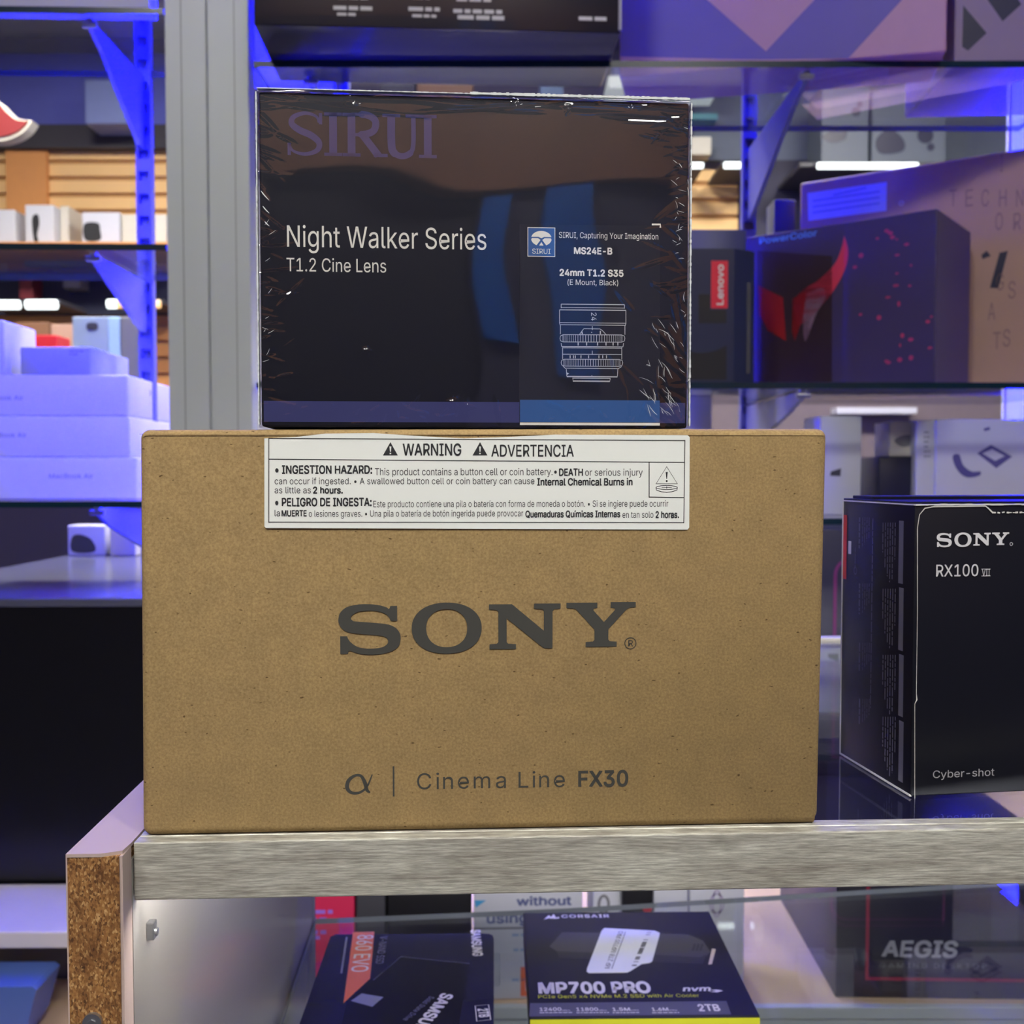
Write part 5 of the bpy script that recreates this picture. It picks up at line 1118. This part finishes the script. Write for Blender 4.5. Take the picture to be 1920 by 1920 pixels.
for k in range(6): A, B = g_((1732, 812 + k * 9)), g_((1744, 812 + k * 9)); P.greek(A[0], B[0], A[1], .0022, k)
P.build('small_print', inkg, t)
t, fr, W, H = stand('navy_box', 'dark navy box between the tall white box and the earphone box', 'box', 1648, 1716, 856, 1.43, ZR3, .08, M['navy'], 0)
zb2 = fr.o.z + H
t, fr, W, H = stand('white_cube_box', 'small white box with a grey picture, stacked on the navy box', 'box', 1668, 1716, 790, 1.435, zb2, .06, M['offwhite'], 0)
g_ = px2(fr); P = Print(); P.poly([g_(p) for p in curve([(1677, 826), (1695, 816), (1714, 818), (1712, 832), (1692, 838)])]); P.build('dark_picture', M['grey'], t)
t, fr, W, H = stand('lavender_box', 'lavender box low behind the brown cardboard box and under the horned carton', 'box', 1250, 1335, 742, 1.42, ZR3, .08, M['white'], 0)

# ================================================================== second counter, left, behind the cabinets
c2 = thing('service_counter', Frame((xl - .1, 1.30, 0), R(1)), 'grey-topped counter with a plain black front, left behind the glass counter', 'counter')
bm = bmesh.new(); cube(bm, 0, .41, 0, .72, C2z - .012, C2z, .002); link('counter_top', bm, mat('glossy_grey_top', (84, 86, 106), 0.2), c2)
b0 = at(60, 1652, 1.31).z
bm = bmesh.new(); cube(bm, 0, .41, .004, .70, b0, C2z - .012); link('black_front', bm, mat('gloss_black_panel', (14, 14, 20), 0.3), c2)
bm = bmesh.new(); cube(bm, 0, .41, .03, .70, 0, b0); link('plinth', bm, M['dgrey'], c2)
LP = thing('lower_ledge', Frame((xl - .1, 1.16, 0), R(.6)), 'pale low ledge below the black counter front, at the lower left', 'ledge')
z1_ = b0
bm = bmesh.new(); cube(bm, 0, .41, 0, .139, z1_ - .02, z1_, .002); link('ledge_top', bm, mat('lilac_white_laminate', (206, 200, 210), 0.35), LP)
bm = bmesh.new(); cube(bm, 0, .41, .135, .139, 0, z1_ - .02); link('ledge_back', bm, M['grey'], LP)
z2_ = z1_ - .12
LS = thing('low_step', Frame((xl - .1, 1.04, 0), R(.6)), 'pale beige low platform at the lower left edge, under the lilac ledge', 'platform')
bm = bmesh.new(); cube(bm, 0, .41, 0, .25, z2_ - .02, z2_, .002); link('top', bm, DK, LS)
bm = bmesh.new(); cube(bm, 0, .41, .02, .25, 0, z2_ - .02); link('base', bm, M['grey'], LS)
p = at(0, 1800, 1.12)
cs = thing('blue_case', Frame((p.x - .12, 1.13, z2_), 0), 'blurred blue case on the low step at the lower left edge', 'case')
bm = bmesh.new(); prism(bm, [(0, 0), (.13, 0), (.142, .02), (.155, .068), (.15, .072), (0, .072)], 0, .06); link('case', bm, mat('steel_blue_case', (74, 100, 170), 0.4), cs)
# ================================================================== the shop beyond, seen through the open cabinets
FW = 4.74
def far(name, x0, y0, x1, y1, Y, m, dep=.1, bev=.004):
    p, q = at(x0, y1, Y), at(x1, y0, Y); fr = Frame((p.x, Y, p.z), 0)
    return fr, q.x - p.x, q.z - p.z
def fbox(name, label, cat, x0, y0, x1, y1, Y, m, dep=.1, group=None, pic=None, picm=None, zb=None):
    fr, W, H = far(name, x0, y0, x1, y1, Y, m)
    if zb is not None: H += fr.o.z - zb; fr.o.z = zb
    t = thing(name, fr, label, cat, group)
    box_part('carton', t, m, 0, W, 0, dep, 0, H, .003)
    if pic:
        g = px2(fr); P = Print(); P.poly([g(p) for p in curve(pic, 4)]); P.build('dark_picture', picm or M['dgrey'], t, off=-.001)
    return t, fr
# slatted far wall
slat = mat('honey_wood_slat', (232, 190, 130), 0.6, scale=3, vary=.12); groove = mat('slat_groove_wood', (190, 146, 92), 0.7)
wood = mat('orange_wood', (206, 142, 84), 0.6)
def slatwall(n, x0, x1, ytop, ybot, m=slat):
    p, q = at(x0, ytop, FW), at(x1, ybot, FW)
    bm = bmesh.new(); z = p.z; cube(bm, p.x, q.x, FW + .02, FW + .05, q.z, p.z, mi=1)
    while z > q.z + .01:
        cube(bm, p.x, q.x, FW, FW + .02, max(q.z, z - .052), z); z -= .075
    struct(link('trim_%d' % n, bm, [m, groove]))
slatwall(6, -200, 330, 277, 520); slatwall(7, 1200, 1382, 318, 620); slatwall(8, -100, 420, 585, 800, wood)
def plate(n, x0, y0, x1, y1, Y, m, th=.03):
    p, q = at(x0, y1, Y), at(x1, y0, Y); struct(box_part('trim_%d' % n, None, m, p.x, q.x, Y, Y + th, p.z, q.z))
plate(9, 14, 275, 86, 520, FW - .03, wood)
plate(10, -200, 233, 470, 277, FW - .06, mat('dark_fascia', (50, 48, 56), 0.7), .1)
plate(11, -200, 100, 470, 233, FW - .02, mat('led_glow_fascia', (88, 94, 176), 0.7))  # blue LED reflection put into the plate colour
plate(12, 470, 60, 1300, 330, FW - .02, mat('dusky_fascia', (66, 62, 92), 0.7))
plate(13, 1385, 300, 2000, 640, FW - .02, mat('night_blue_panel', (30, 28, 58), 0.6))
plate(14, -200, 510, 470, 590, FW - .05, mat('dark_shelf_fascia', (38, 42, 66), 0.6))
plate(15, 1300, 90, 2100, 300, FW - .02, mat('grey_green_fascia', (92, 100, 118), 0.7))
plate(16, -200, 940, 2100, 1060, 3.6, mat('dark_plum_panel', (58, 52, 72), 0.6))
plate(17, 1290, 740, 2100, 945, FW - .03, mat('brown_grey_panel', (110, 98, 104), 0.6))
# far shelf with white camera boxes
def fshelf(label, x0, x1, y, Y, dep, m):
    p, q = at(x0, y, Y), at(x1, y, Y); fr = Frame((p.x, Y, p.z), 0)
    o = box_part('wall_shelf', None, m, 0, q.x - p.x, 0, dep, -.02, 0, .002); o.location = fr.o; tag(o, label, 'shelf', 'far wall shelves'); return p.z
Z = fshelf('far wooden shelf carrying the white camera boxes, at the left', -80, 330, 453, 4.35, .36, wood)
b1 = [(36, 412), (42, 402), (48, 404), (50, 420), (46, 440), (48, 452), (40, 452)]
for k, (x0, x1, y0, dx, lb) in enumerate(((-45, 27, 393, -60, 'white camera box cut by the left photo edge'), (48, 100, 384, 30, 'white camera box with a dark handheld device, second from the left edge'))):
    pic = [(p[0] + (x0 + 12 - 36), p[1]) for p in b1]
    fbox('camera_box', lb, 'camera box', x0, y0, x1, 452, 4.4, M['white'], .16, 'white camera boxes on the far shelf', pic, M['ink_black'], Z)
fbox('camera_box', 'low white camera box with a black camera picture, on the far shelf', 'camera box', 154, 398, 224, 452, 4.4, M['white'], .2, 'white camera boxes on the far shelf', [(158, 420), (184, 418), (188, 432), (188, 450), (160, 450)], M['ink_black'], Z)
fbox('kraft_box', 'grey-beige side of a box beside the low white camera box', 'box', 228, 402, 312, 452, 4.4, M['offwhite'], .2, None, None, None, Z)
fbox('kraft_box', 'grey-beige box between the two white camera box groups', 'box', 113, 386, 128, 452, 4.45, M['offwhite'], .16, None, None, None, Z)
# red sign with a pale rim at the left edge
p = at(-8, 215, 3.4)
sg = thing('red_sign', Frame((p.x, 3.4, p.z), 0), 'red crescent-shaped sign with a pale rim, cut by the left photo edge', 'sign')
def sx_(pts): return [((at(x, y, 3.4) - p).x, (at(x, y, 3.4) - p).z) for x, y in pts]
lo = curve([(-60, 228, 1), (-50, 190), (-10, 186), (12, 205), (32, 222), (60, 226, 1), (48, 243), (25, 258), (-5, 264), (-40, 256)], 5)
bm = bmesh.new(); prism(bm, sx_(lo), 0, .05); link('rim', bm, M['offwhite'], sg)
lo2 = curve([(-60, 228, 1), (-50, 192), (-10, 189), (10, 208), (31, 225), (54, 228, 1), (44, 240), (24, 252), (-5, 257), (-40, 250)], 5)
bm = bmesh.new(); prism(bm, sx_(lo2), -.006, .0); link('red_face', bm, mat('dull_red_face', (112, 30, 34), 0.5), sg)
# hanging rods from the ceiling hold the sign
bm = bmesh.new(); tube(bm, (-.05, .03, .04), (-.05, .03, 3.2 - p.z), .003, 8); link('hanging_wire', bm, M['steel'], sg)
# lit tubes and far clutter
def tube_light(label, x0, y0, x1, y1, Y, m, hold=.3):
    p, q = at(x0, (y0 + y1) / 2, Y), at(x1, (y0 + y1) / 2, Y); r = abs(at(x0, y0, Y).z - at(x0, y1, Y).z) / 2
    fr = Frame(p, 0); t = thing('tube_light', fr, label, 'tube light', 'tube lights far in the shop')
    bm = bmesh.new(); tube(bm, (0, 0, 0), (q.x - p.x, 0, 0), r, 14); link('tube', bm, m, t, True)
    bm = bmesh.new(); cube(bm, -.01, q.x - p.x + .01, r * .6, r * 1.3 + hold, r * .2, r * 1.2); link('holder', bm, M['dgrey'], t)
    return t
tube_light('short white tube light at the left edge', -40, 563, 36, 580, 4.4, M['tube']); tube_light('longer white tube light, left, over the dark far shelf', 50, 562, 106, 580, 4.4, M['tube'])
ta = tube_light('amber tube light with a white end, beside the left standard', 205, 562, 300, 578, 4.4, M['amber_tube'])
p = at(205, 570, 4.4); bm = bmesh.new(); tube(bm, (-.006, 0, 0), (.034, 0, 0), .0195, 14); link('white_end', bm, M['tube'], ta, True)
tube_light('white tube light right of the lens box', 1296, 305, 1318, 316, 4.4, M['tube']); tube_light('short white tube light by the right standard', 1358, 304, 1426, 316, 4.4, M['tube']); tube_light('long white tube light over the tan carton', 1533, 305, 1720, 317, 4.32, M['tube'], .02)
pq = at(0, 722, 3.0); PZ = pq.z
pln = thing('display_plinth', Frame((at(-130, 700, 3.0).x, 2.96, 0), 0), 'dark plum display plinth deep in the shop, under the left middle shelf gap', 'plinth')
bm = bmesh.new(); cube(bm, 0, at(305, 700, 3.0).x - at(-130, 700, 3.0).x, 0, .9, 0, PZ, .004); link('body', bm, mat('plum_black_laminate', (48, 44, 60), 0.5), pln)
fbox('white_tower', 'pale grey-blue box tower with a dark square, left, behind the laptop boxes', 'box', 137, 594, 202, 720, 3.0, mat('pale_slate_card', (150, 168, 190), 0.5), .1, None, [(164, 606), (182, 606), (182, 618), (164, 618)], M['dgrey'], PZ)
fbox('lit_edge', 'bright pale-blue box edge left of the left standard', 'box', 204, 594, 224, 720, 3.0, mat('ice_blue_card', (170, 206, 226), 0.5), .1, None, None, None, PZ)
fbox('grey_tower', 'plain grey box behind the left standard', 'box', 227, 594, 268, 720, 3.0, M['grey'], .1, None, None, None, PZ)
fbox('red_pack', 'small red pack above the grey-blue flat box', 'pack', 60, 628, 106, 646, 3.2, M['red'], .1, None, None, None, PZ)
fbox('tan_pack', 'tan pack behind the laptop boxes', 'pack', 96, 608, 136, 646, 3.42, M['tan'], .1, None, None, None, PZ)
fbox('brown_pack', 'brown pack behind the upright lavender box', 'pack', 30, 604, 90, 700, 3.56, M['brown'], .1, None, None, None, PZ)
fbox('reflected_strip', 'pale grey strip standing in for a reflection, just under the left middle shelf', 'reflection strip', 45, 474, 166, 497, 4.64, mat('grey_blue_reflection', (136, 152, 170), 0.5), .1)  # reflection in the glass shelf, built as a pale strip
fbox('dark_red_pack', 'dark red upright pack on the far dark shelf', 'pack', 36, 518, 60, 560, 4.59, mat('dark_red_card', (120, 44, 54), 0.5), .1)
fbox('grey_pack', 'pale grey pack hanging on the far dark shelf', 'pack', 118, 516, 150, 540, 4.59, M['grey'], .1)
fbox('white_ceiling_box', 'pale box high up behind the left bracket', 'box', 160, 150, 250, 232, 4.52, mat('soft_blue_card', (110, 122, 172), 0.5), .2)
# boxes standing on the second counter
pz = C2z
t, fr = fbox('white_device_box', 'white box with a dark device picture, on the far end of the left counter', 'box', 127, 985, 197, 1040, 1.97, M['white'], .05, None, [(135, 1008), (150, 1002), (172, 1012), (178, 1034), (136, 1034)], M['ink_dark'], pz)
fbox('cream_box', 'cream box behind the brown cardboard box edge, on the left counter', 'box', 206, 988, 254, 1040, 1.96, M['offwhite'], .05, None, None, None, pz)
# glimpses over the lens box
Z2 = fshelf('far wall shelf hidden behind the top of the lens box', 690, 1080, 190, 4.35, .40, M['dgrey'])
fbox('black_camera_shape', 'dark rounded shape over the lens box', 'box', 712, 118, 776, 190, 4.4, M['navy'], .2, None, None, None, Z2)
fbox('tan_shape', 'pale brown box over the lens box', 'box', 782, 136, 886, 190, 4.4, M['brown'], .2, None, None, None, Z2)
fbox('blue_shape', 'small blue-grey box over the lens box', 'box', 1012, 146, 1056, 190, 4.4, mat('slate_blue_card', (70, 98, 140), 0.5), .2, None, None, None, Z2)
p = at(1140, 166, 4.5); q = at(1350, 140, 4.5)
lp = thing('light_box', Frame((p.x, 4.5, p.z), 0), 'long pale lit panel right of the lens box, under the top shelf', 'light panel')
box_part('lit_panel', lp, emit('pale_panel_light', (.75, .82, .8), .62), 0, q.x - p.x, 0, .22, 0, q.z - p.z, .01)
box_part('cover', lp, mat('violet_cover', (74, 74, 160), 0.5), .02, q.x - p.x, -.002, .22, q.z - p.z, q.z - p.z + .045)
# picture boxes at the back right
Z3 = fshelf('far wall shelf above the long white tube light', 1500, 1820, 304, 4.36, .36, M['dgrey'])
for k, (x0, y0, x1, y1, pic, lb) in enumerate(((1540, 160, 1630, 304, [(1540, 254), (1585, 238), (1584, 262), (1556, 268)], 'grey-green box with a dark picture, back right under the top shelf'), (1634, 170, 1775, 304, [(1642, 262), (1668, 242), (1694, 262), (1692, 284), (1650, 288)], 'wide grey-green box with dark round pictures, back right under the top shelf'))):
    t, fr = fbox('picture_box', lb, 'box', x0, y0, x1, y1, 4.4, mat('grey_green_card', (84, 92, 106), 0.5), .2, None, pic, M['navy'], Z3)
    g_ = px2(fr)
    for (x, y, r_) in ((1605, 210, .02), (1612, 196, .013)) if k == 0 else ((1735, 254, .034), (1722, 210, .022), (1745, 276, .016)): A = g_((x, y)); P = Print(); P.ellipse(A[0], A[1], r_, r_); P.build('round_picture', M['navy'], t, off=-.001)
fbox('green_upright', 'pale upright strip behind the right bracket', 'box', 1424, 250, 1446, 300, 4.62, M['offwhite'], .1)
fbox('green_upright', 'teal strip right of the lens box', 'box', 1296, 212, 1346, 224, 4.62, mat('teal_strip', (70, 140, 150), 0.5), .1)  # second strip is an even teal colour
fbox('pale_strip', 'pale slab right of the lens box, above the slatted wood', 'box', 1296, 256, 1334, 290, 4.62, M['offwhite'], .1)
fbox('lit_ledge', 'bright pale far ledge between the tall white box and the earphone box', 'ledge', 1570, 764, 1720, 776, 4.61, M['white'], .1)
